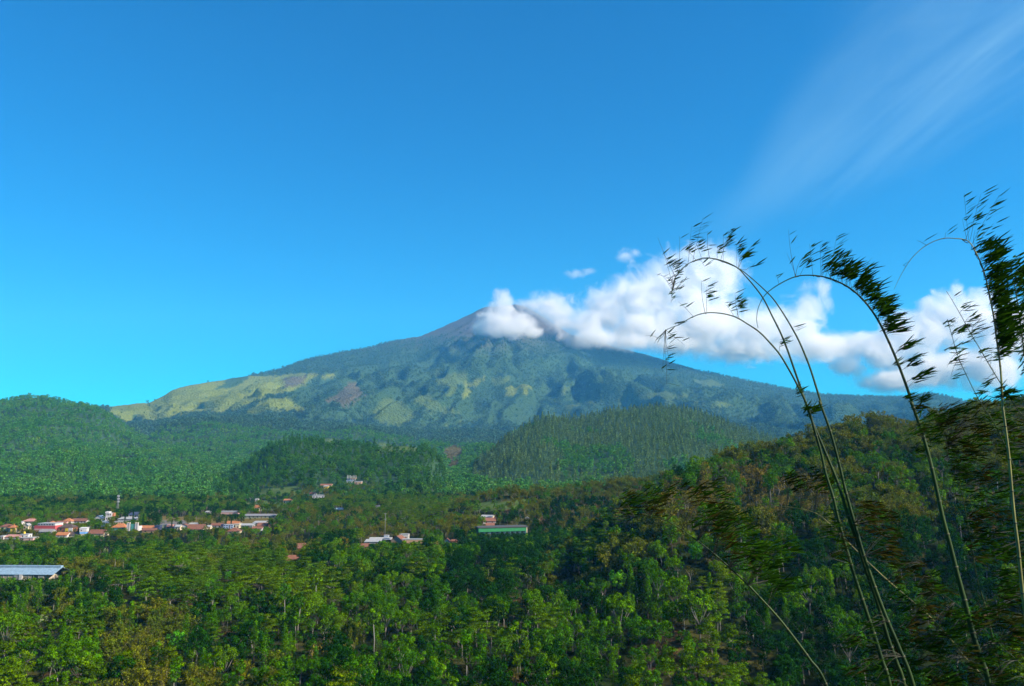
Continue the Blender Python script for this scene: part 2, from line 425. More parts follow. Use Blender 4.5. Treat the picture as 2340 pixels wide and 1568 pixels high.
def cloud_mat(name, blobs, density, scale, amp, t0, width, sq=1.0):
    """vapour that thins out from the heart of each billow, its edge frayed by noise in all three dimensions"""
    m, nt, N, L = new_mat(name)
    out = N('ShaderNodeOutputMaterial'); pv = N('ShaderNodeVolumePrincipled')
    pv.inputs['Color'].default_value = (0.915, 0.925, 0.94, 1)
    pv.inputs['Anisotropy'].default_value = 0.1
    tc = N('ShaderNodeTexCoord'); pos = tc.outputs['Object']
    def math_(op, a, b=None, c=None, clamp=False):
        n = N('ShaderNodeMath'); n.operation = op; n.use_clamp = clamp
        for k, v in enumerate((a, b, c)):
            if v is None: continue
            if isinstance(v, (int, float)): n.inputs[k].default_value = v
            else: L(v, n.inputs[k])
        return n.outputs[0]
    cur = None
    for (c, r) in blobs:
        sb = N('ShaderNodeVectorMath'); sb.operation = 'SUBTRACT'; sb.inputs[1].default_value = c; L(pos, sb.inputs[0])
        dv = N('ShaderNodeVectorMath'); dv.operation = 'DIVIDE'; dv.inputs[1].default_value = r; L(sb.outputs[0], dv.inputs[0])
        ln = N('ShaderNodeVectorMath'); ln.operation = 'LENGTH'; L(dv.outputs[0], ln.inputs[0])
        f = math_('SUBTRACT', 1.0, ln.outputs['Value'])
        cur = f if cur is None else math_('SMOOTH_MAX', cur, f, 0.22)
    n = N('ShaderNodeTexNoise'); n.inputs['Scale'].default_value = scale; n.inputs['Detail'].default_value = 6
    n.inputs['Roughness'].default_value = 0.66; n.inputs['Distortion'].default_value = 0.8
    L(pos, n.inputs['Vector'])
    nz = math_('MULTIPLY', math_('SUBTRACT', n.outputs['Fac'], 0.5), amp)
    d = math_('DIVIDE', math_('SUBTRACT', math_('ADD', cur, nz), t0), width, clamp=True)
    L(math_('MULTIPLY', math_('POWER', d, 1.4), density), pv.inputs['Density'])
    L(pv.outputs[0], out.inputs['Volume'])
    m.cycles.volume_step_rate = 0.2
    return m
def cloud(pic, label, mname, density=0.012, scale=1 / 300, amp=1.5, t0=0.0, width=0.5, vox=50, grow=1.1, swell=1.12):
    """billows given as picture point, depth and radii in metres; the hull only bounds the vapour"""
    blobs = [(P(px, py, Y), Vector((rx, rx * 0.8, rz)) * swell) for (px, py, Y, rx, rz) in pic]
    mat = cloud_mat(mname, blobs, density, scale, amp, t0, width)
    bm = bmesh.new()
    for c, r in blobs:
        bmesh.ops.create_icosphere(bm, subdivisions=3, radius=1, matrix=Matrix.Translation(c) @ Matrix.Diagonal((r.x * grow, r.y * grow, r.z * grow, 1)))
    me = bpy.data.meshes.new('cloud_hull'); bm.to_mesh(me); bm.free()
    o = bpy.data.objects.new('cloud', me); COL.objects.link(o)
    md = o.modifiers.new('r', 'REMESH'); md.mode = 'VOXEL'; md.voxel_size = vox
    dg = bpy.context.evaluated_depsgraph_get()
    me2 = bpy.data.meshes.new_from_object(o.evaluated_get(dg))
    o.modifiers.clear(); o.data = me2
    bpy.data.meshes.remove(me)
    me2.materials.clear(); me2.materials.append(mat)
    me2.update()
    tag(o, label, 'cloud', 'clouds round the summit')
    return o
cloud([(1135, 738, 7650, 215, 160), (1146, 705, 7650, 130, 190), (1155, 692, 7650, 90, 120), (1185, 745, 7650, 190, 130), (1150, 757, 7650, 250, 90), (1215, 760, 7700, 130, 60), (1105, 745, 7650, 130, 110)],
      'pointed white cloud lying in front of the summit', 'summit_vapour', 0.014, 1 / 150, 2.0, 0.05, 0.5, 30)
cloud([(1215, 702, 8300, 200, 110), (1255, 696, 8350, 260, 170), (1290, 722, 8250, 300, 210), (1330, 735, 8150, 330, 200), (1375, 712, 8350, 370, 260), (1445, 690, 8450, 400, 330), (1510, 660, 8600, 380, 400), (1580, 640, 8700, 430, 440),
       (1640, 625, 8800, 360, 380), (1600, 735, 8600, 620, 380), (1720, 760, 8700, 480, 260), (1480, 750, 8350, 480, 220), (1370, 772, 8050, 400, 110), (1440, 782, 8100, 380, 100),
       (1800, 750, 8800, 400, 330), (1855, 705, 8900, 220, 300), (1878, 655, 8900, 110, 180), (1850, 790, 8800, 460, 190), (1700, 800, 8700, 600, 170), (1540, 790, 8400, 420, 110)],
      'large white cumulus bank trailing right from the summit behind the bamboo', 'bank_vapour', 0.011, 1 / 250, 2.7, 0.10, 0.75)
cloud([(1950, 795, 9200, 400, 200), (2020, 800, 9200, 450, 280), (2090, 770, 9200, 420, 360), (2160, 740, 9300, 400, 380), (2230, 725, 9300, 400, 340), (2300, 760, 9300, 480, 400), (2050, 870, 9200, 500, 140),
       (1940, 835, 9200, 260, 150), (2130, 845, 9200, 520, 260), (2250, 835, 9200, 500, 300), (2190, 668, 9300, 110, 150)],
      'grey white cloud low at the right edge behind the tallest bamboo', 'edge_vapour', 0.010, 1 / 260, 2.5, 0.08, 0.55)
cloud([(1430, 585, 8800, 130, 90), (1450, 578, 8800, 90, 60)], 'small wisp of cloud high above the left end of the bank', 'wisp_vapour', 0.006, 1 / 130, 2.2, 0.1, .6, 24)
cloud([(1318, 626, 8800, 150, 60), (1345, 620, 8800, 110, 45)], 'faint shred of cloud right above the summit', 'shred_vapour', 0.004, 1 / 120, 2.2, 0.12, .6, 24)

# ------------------------------------------------------------------ foliage materials
def foliage(name, cols, transl=0.2, gloss=0.0):
    m, nt, N, L = new_mat(name)
    out = N('ShaderNodeOutputMaterial')
    oi = N('ShaderNodeObjectInfo'); cr = N('ShaderNodeValToRGB')
    el = cr.color_ramp.elements
    el[0].color = (*cols[0], 1); el[1].color = (*cols[-1], 1)
    for i, c in enumerate(cols[1:-1]):
        e = el.new((i + 1) / (len(cols) - 1)); e.color = (*c, 1)
    ln_ = N('ShaderNodeTexNoise'); ln_.inputs['Scale'].default_value = 1 / 60; ln_.inputs['Detail'].default_value = 3
    L(oi.outputs['Location'], ln_.inputs['Vector'])
    mr = N('ShaderNodeMapRange'); mr.inputs['From Min'].default_value = 0.3; mr.inputs['From Max'].default_value = 0.7
    L(ln_.outputs['Fac'], mr.inputs['Value'])
    mm = N('ShaderNodeMixRGB'); mm.inputs['Fac'].default_value = 0.5
    L(oi.outputs['Random'], mm.inputs['Color1']); L(mr.outputs[0], mm.inputs['Color2'])
    L(mm.outputs[0], cr.inputs['Fac'])
    at = N('ShaderNodeAttribute'); at.attribute_name = 'tone'
    mx = N('ShaderNodeMixRGB'); mx.blend_type = 'MULTIPLY'; mx.inputs['Fac'].default_value = 1
    L(cr.outputs['Color'], mx.inputs['Color1']); L(at.outputs['Fac'], mx.inputs['Color2'])
    d = N('ShaderNodeBsdfDiffuse'); t = N('ShaderNodeBsdfTranslucent'); ms = N('ShaderNodeMixShader')
    ms.inputs['Fac'].default_value = transl
    L(mx.outputs[0], d.inputs['Color'])
    br = N('ShaderNodeMixRGB'); br.blend_type = 'MULTIPLY'; br.inputs['Fac'].default_value = 1
    br.inputs['Color2'].default_value = (1.5, 1.4, 0.7, 1)
    L(mx.outputs[0], br.inputs['Color1']); L(br.outputs[0], t.inputs['Color'])
    L(d.outputs[0], ms.inputs[1]); L(t.outputs[0], ms.inputs[2])
    if gloss > 0:
        g = N('ShaderNodeBsdfGlossy'); g.inputs['Roughness'].default_value = 0.45; g.inputs['Color'].default_value = (0.9, 0.95, 0.9, 1)
        m2 = N('ShaderNodeMixShader'); m2.inputs['Fac'].default_value = gloss
        L(ms.outputs[0], m2.inputs[1]); L(g.outputs[0], m2.inputs[2]); L(m2.outputs[0], out.inputs['Surface'])
    else:
        L(ms.outputs[0], out.inputs['Surface'])
    return m
def paint(name, col, rough=0.8, noise=0.18, scale=0.8):
    m, nt, N, L = new_mat(name)
    out = N('ShaderNodeOutputMaterial'); b = N('ShaderNodeBsdfPrincipled')
    b.inputs['Roughness'].default_value = rough
    tc = N('ShaderNodeTexCoord'); n = N('ShaderNodeTexNoise'); n.inputs['Scale'].default_value = scale; n.inputs['Detail'].default_value = 5
    L(tc.outputs['Object'], n.inputs['Vector'])
    mr = N('ShaderNodeMapRange'); mr.inputs['From Min'].default_value = 0.3; mr.inputs['From Max'].default_value = 0.7
    mr.inputs['To Min'].default_value = 1 - noise; mr.inputs['To Max'].default_value = 1 + noise
    L(n.outputs['Fac'], mr.inputs['Value'])
    mx = N('ShaderNodeMixRGB'); mx.blend_type = 'MULTIPLY'; mx.inputs['Fac'].default_value = 1
    mx.inputs['Color1'].default_value = (*col, 1)
    L(mr.outputs[0], mx.inputs['Color2']); L(mx.outputs[0], b.inputs['Base Color'])
    L(b.outputs[0], out.inputs['Surface'])
    return m
M_BROAD = foliage('broad_leaves', [(0.0185, 0.0743, 0.0005), (0.0420, 0.1399, 0.0006), (0.0830, 0.1884, 0.0006), (0.1251, 0.1971, 0.0008)])
M_DARK = foliage('dark_leaves', [(0.0061, 0.0337, 0.0010), (0.0103, 0.0535, 0.0011), (0.0164, 0.0677, 0.0013)])
M_SHADE = foliage('layered_leaves', [(0.0332, 0.0962, 0.0005), (0.0704, 0.1448, 0.0006), (0.1124, 0.1580, 0.0009)])
M_PINE = foliage('pine_needles', [(0.0400, 0.1372, 0.0005), (0.0635, 0.1762, 0.0005), (0.0900, 0.1885, 0.0007)], 0.35)
M_BAMBOO = foliage('bamboo_leaves_dry', [(0.0531, 0.1069, 0.0027), (0.0885, 0.1282, 0.0040), (0.1311, 0.1353, 0.0061), (0.0708, 0.1211, 0.0034)])
M_UNDER = foliage('undergrowth_leaves', [(0.0101, 0.0337, 0.0034), (0.0281, 0.0617, 0.0045), (0.0561, 0.0561, 0.0067)])
M_DRY = foliage('dry_brown_leaves', [(0.150, 0.118, 0.012), (0.19, 0.145, 0.018), (0.13, 0.125, 0.016), (0.085, 0.110, 0.012)])
M_LIME = foliage('lime_leaves', [(0.150, 0.40, 0.008), (0.170, 0.43, 0.010)], 0.3)
M_EMER = foliage('bright_green_leaves', [(0.060, 0.24, 0.006), (0.075, 0.27, 0.008)], 0.3)
M_FLOWER = foliage('pale_blossom', [(0.3640, 0.3920, 0.2240), (0.4340, 0.4480, 0.2660)], 0.25)
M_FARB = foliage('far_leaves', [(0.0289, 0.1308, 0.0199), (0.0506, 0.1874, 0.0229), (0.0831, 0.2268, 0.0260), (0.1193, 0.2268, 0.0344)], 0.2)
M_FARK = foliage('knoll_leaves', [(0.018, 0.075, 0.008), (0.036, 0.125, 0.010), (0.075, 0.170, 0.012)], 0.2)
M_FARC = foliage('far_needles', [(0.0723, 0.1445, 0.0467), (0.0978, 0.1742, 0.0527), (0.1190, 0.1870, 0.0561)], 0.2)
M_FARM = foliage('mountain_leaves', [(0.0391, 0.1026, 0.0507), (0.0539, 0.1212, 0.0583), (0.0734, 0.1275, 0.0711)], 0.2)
M_TRUNKPALE = paint('white_bark', (0.20, 0.19, 0.15))
M_BARK = paint('bark', (0.07, 0.052, 0.035))
M_PALEBARK = paint('pale_bark', (0.22, 0.20, 0.155))

# ------------------------------------------------------------------ tree shapes
def quads(cen, nor, size, asp, g):
    n = len(cen)
    up = g.normal(size=(n, 3)); a = np.cross(nor, up); a /= np.linalg.norm(a, axis=1)[:, None] + 1e-9
    b = np.cross(nor, a)
    a = a * (size * asp)[:, None]; b = b * size[:, None]
    k = nor * (size * 0.25)[:, None]
    V = np.stack([cen - a, cen - b * 0.5 + k, cen + a, cen + b * 0.5 + k], 1).reshape(-1, 3)
    F = np.arange(n * 4, dtype=np.int32).reshape(-1, 4)
    return V, F
def crown_geo(clumps, per, leaf, seed, flat=0.0, up=0.35):
    g = np.random.default_rng(seed)
    C, Nn, S = [], [], []
    T = []
    for (c, r) in clumps:
        n = int(per)
        d = g.normal(size=(n, 3)); d /= np.linalg.norm(d, axis=1)[:, None]
        rad = g.uniform(0.35, 1.0, n) ** 0.45
        p = np.array(c) + d * rad[:, None] * np.array(r)
        nn = d * 1.1 + g.normal(size=(n, 3)) * 0.38 + np.array((0, 0, up + flat))
        nn /= np.linalg.norm(nn, axis=1)[:, None]
        C.append(p); Nn.append(nn); S.append(leaf * g.uniform(0.6, 1.4, n))
        T.append(np.full(n, g.uniform(0.6, 1.35)) * g.uniform(0.5, 1.5, n))
    C = np.concatenate(C); Nn = np.concatenate(Nn); S = np.concatenate(S); T = np.concatenate(T)
    V, F = quads(C, Nn, S, 0.85, g)
    return V, F, np.repeat(T, 4)
def set_tone(o, tone):
    a = o.data.attributes.new('tone', 'FLOAT', 'POINT')
    a.data.foreach_set('value', np.asarray(tone, np.float32))
def tube_geo(paths, sides=5):
    """paths: list of [(point, radius), ...] -> verts, faces"""
    V, F = [], []
    for path in paths:
        pts = [Vector(p) for p, r in path]
        base = len(V)
        for i, (p, r) in enumerate(path):
            a = pts[max(i - 1, 0)]; b = pts[min(i + 1, len(pts) - 1)]
            t = (b - a).normalized()
            ref = Vector((0, 1, 0)) if abs(t.y) < 0.9 else Vector((1, 0, 0))
            s = t.cross(ref).normalized(); q = t.cross(s)
            for k in range(sides):
                an = 2 * math.pi * k / sides
                V.append(pts[i] + (s * math.cos(an) + q * math.sin(an)) * r)
        for i in range(len(path) - 1):
            for k in range(sides):
                k2 = (k + 1) % sides
                F.append((base + i * sides + k, base + i * sides + k2, base + (i + 1) * sides + k2, base + (i + 1) * sides + k))
        F.append(tuple(base + k for k in reversed(range(sides))))
        F.append(tuple(base + (len(path) - 1) * sides + k for k in range(sides)))
    return V, F
def limb_paths(clumps, r0, fork, g):
    paths = [[((0, 0, -1.0), r0 * 1.3), ((g.normal(0, .1), g.normal(0, .1), fork * 0.5), r0 * 0.9), ((g.normal(0, .25), g.normal(0, .25), fork), r0 * 0.75)]]
    top = Vector(paths[0][-1][0])
    for c, r in clumps[:7]:
        c = Vector(c); mid = top.lerp(c, 0.5) + Vector((0, 0, -0.25 * (c - top).length * 0.3))
        paths.append([(tuple(top - Vector((0, 0, 0.2))), r0 * 0.5), (tuple(mid), r0 * 0.34), (tuple(c), r0 * 0.12)])
    return paths
def broad_clumps(seed, h=9.5, spread=2.6, n=11, zlo=0.42, qf=1.0):
    g = np.random.default_rng(seed); out = []
    for i in range(n):
        a = 2.4 * i + g.uniform(-.4, .4); z = h * (zlo + (0.93 - zlo) * (i + 0.5) / n)
        rr = spread * math.sqrt(max(0.05, 1 - ((z / h - 0.62) / 0.42) ** 2)) * g.uniform(0.45, 0.95)
        q = qf * g.uniform(0.9, 1.55) * (0.85 if z > 0.85 * h else 1)
        out.append(((rr * math.cos(a), rr * math.sin(a), z), (q, q, q * 0.75)))
    return out
def shade_clumps(seed, h=9.0, spread=4.2):
    g = np.random.default_rng(seed); out = []
    for lv in range(4):
        z = h * (0.52 + 0.14 * lv); R_ = spread * (1.0, 0.9, 0.7, 0.4)[lv]
        for k in range((5, 5, 4, 2)[lv]):
            a = g.uniform(0, 6.28); rr = R_ * g.uniform(0.3, 0.85)
            q = g.uniform(1.0, 1.7)
            out.append(((rr * math.cos(a), rr * math.sin(a), z + g.uniform(-.3, .3)), (q * 1.25, q * 1.25, q * 0.28)))
    return out
def pine_clumps(seed, h=12.0, spread=2.1):
    g = np.random.default_rng(seed); out = []
    for i in range(16):
        f = (i + 0.5) / 16; z = h * (0.22 + 0.75 * f); R_ = spread * (1 - f) ** 0.7 + 0.25
        a = 2.4 * i + g.uniform(-.5, .5); rr = R_ * g.uniform(0.2, 0.6)
        q = R_ * 0.62 + 0.22
        out.append(((rr * math.cos(a), rr * math.sin(a), z), (q, q, q * 0.9 + 0.3)))
    return out

def proto(kind, clumps, per, leaf, mat, bark, seed, r0=0.16, fork=4.0, extra=None, flat=0.0, up=0.35):
    """trunk and crown meshes shared by every tree of this shape"""
    g = np.random.default_rng(seed + 50)
    V, F, T = crown_geo(clumps, per, leaf, seed, flat, up)
    tv, tf = tube_geo(limb_paths(clumps, r0, fork, g))
    return dict(kind=kind, crown=(V, F, T, mat), trunk=(tv, tf, bark), mesh=None, extra=extra)
def bamboo_clump_proto(seed, mat):
    g = np.random.default_rng(seed)
    paths, cl = [], []
    for k in range(14):
        a = g.uniform(0, 6.28); out = g.uniform(0.8, 3.6); h = g.uniform(6.5, 11)
        b = (g.uniform(-.7, .7), g.uniform(-.7, .7), -0.6)
        pts = []
        for t in (0, .35, .65, .85, 1.0):
            r = out * t ** 2.2; z = h * (t - 0.22 * t ** 4)
            pts.append(((b[0] + r * math.cos(a), b[1] + r * math.sin(a), z), 0.055 * (1 - 0.85 * t)))
        paths.append(pts)
        for t in (.5, .65, .78, .9, 1.0):
            r = out * t ** 2.2; z = h * (t - 0.22 * t ** 4)
            q = 0.42 + 0.42 * math.sin(t * 3)
            cl.append(((b[0] + r * math.cos(a) + g.normal(0, .25), b[1] + r * math.sin(a) + g.normal(0, .25), z - 0.25), (q * 1.15, q * 1.15, q * 1.25)))
    V, F, T = crown_geo(cl, 13, 0.30, seed, 0, 0.1)
    tv, tf = tube_geo(paths, 4)
    return dict(kind='bamboo_clump', crown=(V, F, T, mat), trunk=(tv, tf, M_BAMBOOSTEM), mesh=None, extra=None)
M_BAMBOOSTEM = paint('pale_bamboo_stem', (0.26, 0.24, 0.09))

PR = {}
PR['broad'] = [proto('broadleaf_tree', broad_clumps(100 + i, 9.0 + i * 0.7, 2.3 + 0.3 * i, 10 + 2 * (i % 3), 0.36 + 0.05 * i), 92, 0.275, M_BROAD, M_PALEBARK if i % 2 else M_BARK, 100 + i) for i in range(6)]
PR['dark'] = [proto('dense_tree', broad_clumps(130 + i, 10.5, 2.9, 14, 0.35), 88, 0.29, M_DARK, M_PALEBARK, 130 + i) for i in range(3)]
PR['shade'] = [proto('shade_tree', shade_clumps(160 + i, 9 + i), 70, 0.30, M_SHADE, M_PALEBARK, 160 + i, 0.14, 5.0, flat=0.6) for i in range(4)]
PR['pine'] = [proto('pine_tree', pine_clumps(190 + i, 11 + 1.5 * i), 52, 0.26, M_PINE, M_BARK, 190 + i, 0.15, 6.0, up=0.6) for i in range(3)]
PR['bamboo'] = [bamboo_clump_proto(220 + i, M_BAMBOO) for i in range(4)]
PR['dry'] = [proto('dry_tree', broad_clumps(250 + i, 9, 2.7, 11, 0.4), 30, 0.32, M_DRY, M_PALEBARK, 250 + i, 0.13, 3.5) for i in range(3)]
PR['slender'] = [proto('slender_tree', [((c[0] * .8, c[1] * .8, c[2] + 4.2), (c2[0] * .8, c2[1] * .8, c2[2] * .8)) for c, c2 in broad_clumps(270 + i, 8.5, 1.8, 8, 0.5)], 55, 0.32, M_BROAD, M_TRUNKPALE, 270 + i, 0.13, 8.0) for i in range(3)]
PR['shrub'] = [proto('shrub', broad_clumps(280 + i, 2.4, 1.1, 6, 0.25), 34, 0.24, M_UNDER, M_BARK, 280 + i, 0.05, 0.5) for i in range(3)]
PR['farbroad'] = [proto('forest_tree', broad_clumps(300 + i, 12, 4.0, 9, 0.3, 1.5), 26, 0.85, M_FARB, M_BARK, 300 + i, 0.2, 4) for i in range(4)]
PR['farknoll'] = [proto('forest_tree', broad_clumps(320 + i, 11, 3.2, 9, 0.3, 1.3), 26, 0.75, M_FARK, M_BARK, 320 + i, 0.2, 4) for i in range(3)]
PR['farpine'] = [proto('conifer', pine_clumps(340 + i, 18, 2.9), 10, 0.85, M_FARC, M_BARK, 340 + i, 0.2, 6, up=0.6) for i in range(3)]
PR['farknollpine'] = [proto('conifer', pine_clumps(345 + i, 13, 2.3), 8, 0.7, M_FARK, M_BARK, 345 + i, 0.2, 6, up=0.6) for i in range(2)]
PR['farmount'] = [proto('mountain_tree', broad_clumps(360 + i, 15, 7, 7, 0.2, 2.4), 14, 1.9, M_FARM, M_BARK, 360 + i, 0.25, 4) for i in range(3)]
PR['single_lime'] = [proto('broadleaf_tree', broad_clumps(400, 9, 2.7, 16, 0.3), 85, 0.36, M_LIME, M_BARK, 400)]
PR['single_emerald'] = [proto('broadleaf_tree', broad_clumps(402 + i, 8, 2.3, 13, 0.3), 75, 0.34, M_EMER, M_BARK, 402 + i) for i in range(2)]
PR['single_flower'] = [proto('flowering_tree', broad_clumps(405 + i, 8, 2.6, 12, 0.35), 50, 0.33, M_BROAD, M_PALEBARK, 405 + i) for i in range(2)]
PR['single_bare'] = [proto('bare_tree', broad_clumps(410 + i, 8.5, 2.6, 9, 0.5), 7, 0.3, M_DRY, M_PALEBARK, 410 + i, 0.17, 3.6) for i in range(2)]
PR['cypress'] = [proto('cypress_tree', pine_clumps(420, 12, 0.75), 34, 0.32, M_DARK, M_BARK, 420, 0.15, 6, up=0.6)]

def tree(pr, loc, rot, sc, label, group=None, cat='tree'):
    """one tree: an Empty with its trunk and crown"""
    e = empty(pr['kind'], loc, rot, sc)
    tag(e, label, cat, group)
    if pr['mesh'] is None:
        V, F, T, m = pr['crown']
        c = mesh_obj('crown', V, F, m, e); set_tone(c, T)
        tv, tf, bm_ = pr['trunk']
        t = mesh_obj('stems' if pr['kind'] == 'bamboo_clump' else 'trunk', tv, tf, bm_, e, True)
        pr['mesh'] = (c, t)
    else:
        for src in pr['mesh']:
            c = src.copy(); COL.objects.link(c); c.parent = e
    return e
def scatter(name, pts, rot, scl, pr, trunk=True):
    """one mass of trees nobody could count"""
    me = bpy.data.meshes.new(name); n = len(pts)
    me.vertices.add(n); me.vertices.foreach_set('co', np.asarray(pts, np.float32).ravel())
    for nm, v in (('rot', rot), ('scl', scl)):
        a = me.attributes.new(nm, 'FLOAT', 'POINT'); a.data.foreach_set('value', np.asarray(v, np.float32))
    o = bpy.data.objects.new(name, me); COL.objects.link(o); tag(o, kind='stuff')
    ng = bpy.data.node_groups.new(name, 'GeometryNodeTree')
    ng.interface.new_socket('Geometry', in_out='INPUT', socket_type='NodeSocketGeometry')
    ng.interface.new_socket('Geometry', in_out='OUTPUT', socket_type='NodeSocketGeometry')
    N, L = ng.nodes.new, ng.links.new
    gi = N('NodeGroupInput'); go = N('NodeGroupOutput'); jn = N('GeometryNodeJoinGeometry')
    r = N('GeometryNodeInputNamedAttribute'); r.data_type = 'FLOAT'; r.inputs['Name'].default_value = 'rot'
    s = N('GeometryNodeInputNamedAttribute'); s.data_type = 'FLOAT'; s.inputs['Name'].default_value = 'scl'
    cx = N('ShaderNodeCombineXYZ'); L(r.outputs['Attribute'], cx.inputs['Z'])
    for ob in pr['mesh'][:2 if trunk else 1]:
        oi = N('GeometryNodeObjectInfo'); oi.inputs['Object'].default_value = ob; oi.inputs['As Instance'].default_value = True
        ip = N('GeometryNodeInstanceOnPoints')
        L(gi.outputs[0], ip.inputs['Points']); L(oi.outputs['Geometry'], ip.inputs['Instance'])
        L(cx.outputs[0], ip.inputs['Rotation']); L(s.outputs['Attribute'], ip.inputs['Scale'])
        L(ip.outputs[0], jn.inputs[0])
    L(jn.outputs[0], go.inputs[0])
    md = o.modifiers.new('trees', 'NODES'); md.node_group = ng
    return o

# ------------------------------------------------------------------ buildings
KP = 2340.0 / 3257.0
def v5(x, y): return (x / 5.2 * KP, (1630 + y / 5.2) * KP)
def v6(x, y): return ((350 + x / 4.2545) * KP, (1560 + y / 4.2545) * KP)
def v3(x, y): return ((1120 + x / 3.656) * KP, (1620 + y / 3.656) * KP)
def v8(x, y): return ((900 + x / 4.68) * KP, (1480 + y / 4.68) * KP)
def v2(x, y): return ((800 + x / 2.34) * KP, (1480 + y / 2.34) * KP)
def v7(x, y): return (x / 5.85 * KP, (1780 + y / 5.85) * KP)
PAINTS = {}
def pm(name, col, rough=0.8, noise=0.14, scale=0.9):
    if name not in PAINTS: PAINTS[name] = paint(name, col, rough, noise, scale)
    return PAINTS[name]
W_WHITE = ('white_wall', (0.525, 0.510, 0.480)); W_CREAM = ('cream_wall', (0.540, 0.465, 0.300)); W_PEACH = ('peach_wall', (0.465, 0.300, 0.165))
W_YELLOW = ('yellow_wall', (0.585, 0.435, 0.038)); W_TEAL = ('teal_wall', (0.075, 0.300, 0.240)); W_PINK = ('pink_wall', (0.495, 0.315, 0.270))
W_RED = ('red_wall', (0.435, 0.075, 0.075)); W_GREY = ('grey_wall', (0.255, 0.270, 0.255)); W_BLUE = ('pale_blue_wall', (0.375, 0.465, 0.585)); W_NAVY = ('navy_wall', (0.038, 0.053, 0.105))
W_BRICK = ('brick_wall', (0.270, 0.105, 0.053)); W_SAGE = ('sage_wall', (0.240, 0.270, 0.180)); W_GREEN = ('green_fascia', (0.022, 0.225, 0.075))
R_ORANGE = ('orange_tiles', (0.37, 0.145, 0.05)); R_BROWN = ('brown_tiles', (0.180, 0.075, 0.041)); R_DARK = ('dark_brown_tiles', (0.083, 0.056, 0.041)); R_RED = ('red_tiles', (0.215, 0.090, 0.053))
R_TIN = ('pale_tin_roof', (0.315, 0.323, 0.315)); R_GREY = ('grey_roof', (0.210, 0.210, 0.210)); R_NAVY = ('dark_blue_roof', (0.038, 0.056, 0.105)); R_BLUE = ('pale_blue_roof', (0.195, 0.300, 0.375)); R_PINK = ('pink_tiles', (0.390, 0.195, 0.150))
M_PANE = paint('dark_window', (0.025, 0.03, 0.04), 0.25, 0.05)
M_DOOR = paint('door_wood', (0.16, 0.08, 0.04))
HOUSES = []
def part_box(name, par, lo, hi, m):
    v = [(x, y, z) for x in (lo[0], hi[0]) for y in (lo[1], hi[1]) for z in (lo[2], hi[2])]
    f = [(0, 1, 3, 2), (4, 6, 7, 5), (0, 4, 5, 1), (2, 3, 7, 6), (0, 2, 6, 4), (1, 5, 7, 3)]
    return mesh_obj(name, v, f, m, par)
def site(x0, x1, ytop, ybase):
    """where a building stands, from its outline in the picture: ground point, width and height in metres"""
    h = ground_hit((x0 + x1) / 2, ybase, 200, 3000)
    k = h.y / FPX * 1.01
    HOUSES.append((x0, x1, ytop, ybase, h.y, h, (x1 - x0) * k * 0.5))
    return h, (x1 - x0) * k, (ybase - ytop) * k
def roof_part(par, kind, w, d, hw, rh, m, ov=0.45):
    x0, x1, y0, y1 = -w / 2 - ov, w / 2 + ov, -ov, d + ov; t = 0.22
    if kind == 'flat':
        return part_box('roof', par, (-w / 2 - .15, -.15, hw + .003), (w / 2 + .15, d + .15, hw + max(rh, .3)), m)
    if kind == 'hip':
        yc = d / 2; rx = max((w - d) / 2, 0.12)
        v = [(x0, y0, hw), (x1, y0, hw), (x1, y1, hw), (x0, y1, hw), (x0, y0, hw + t), (x1, y0, hw + t), (x1, y1, hw + t), (x0, y1, hw + t), (-rx, yc, hw + rh), (rx, yc, hw + rh)]
        f = [(3, 2, 1, 0), (0, 1, 5, 4), (1, 2, 6, 5), (2, 3, 7, 6), (3, 0, 4, 7), (4, 5, 9, 8), (5, 6, 9), (6, 7, 8, 9), (7, 4, 8)]
        v = [(a, b, c + .003) for a, b, c in v]
        return mesh_obj('roof', v, f, m, par)
    if kind == 'gable':                                  # ridge along the front
        pr = [(y0, hw - .2), (d / 2, hw + rh), (y1, hw - .2)]
        v = [(x, y, z) for x in (x0, x1) for (y, z) in pr] + [(x, y, z + t) for x in (x0, x1) for (y, z) in pr]
        f = [(0, 1, 7, 6), (1, 2, 8, 7), (3, 9, 10, 4), (4, 10, 11, 5), (6, 7, 10, 9), (7, 8, 11, 10), (0, 3, 4, 1), (1, 4, 5, 2), (0, 6, 9, 3), (2, 5, 11, 8)]
        v = [(a, b, c + .01) for a, b, c in v]
        return mesh_obj('roof', v, f, m, par)
    if kind == 'gable_front':
        pr = [(x0, hw - .2), (0, hw + rh), (x1, hw - .2)]
        v = [(x, y, z) for y in (y0, y1) for (x, z) in pr] + [(x, y, z + t) for y in (y0, y1) for (x, z) in pr]
        f = [(0, 6, 7, 1), (1, 7, 8, 2), (3, 4, 10, 9), (4, 5, 11, 10), (6, 9, 10, 7), (7, 10, 11, 8), (0, 1, 4, 3), (1, 2, 5, 4), (0, 3, 9, 6), (2, 8, 11, 5)]
        v = [(a, b, c + .01) for a, b, c in v]
        return mesh_obj('roof', v, f, m, par)
    if kind == 'shed':
        v = [(x0, y0, hw), (x1, y0, hw), (x1, y1, hw + rh), (x0, y1, hw + rh)]
        v = [(a, b, c + .01) for a, b, c in v] + [(a, b, c + t) for a, b, c in v]
        f = [(3, 2, 1, 0), (4, 5, 6, 7), (0, 1, 5, 4), (1, 2, 6, 5), (2, 3, 7, 6), (3, 0, 4, 7)]
        return mesh_obj('roof', v, f, m, par)
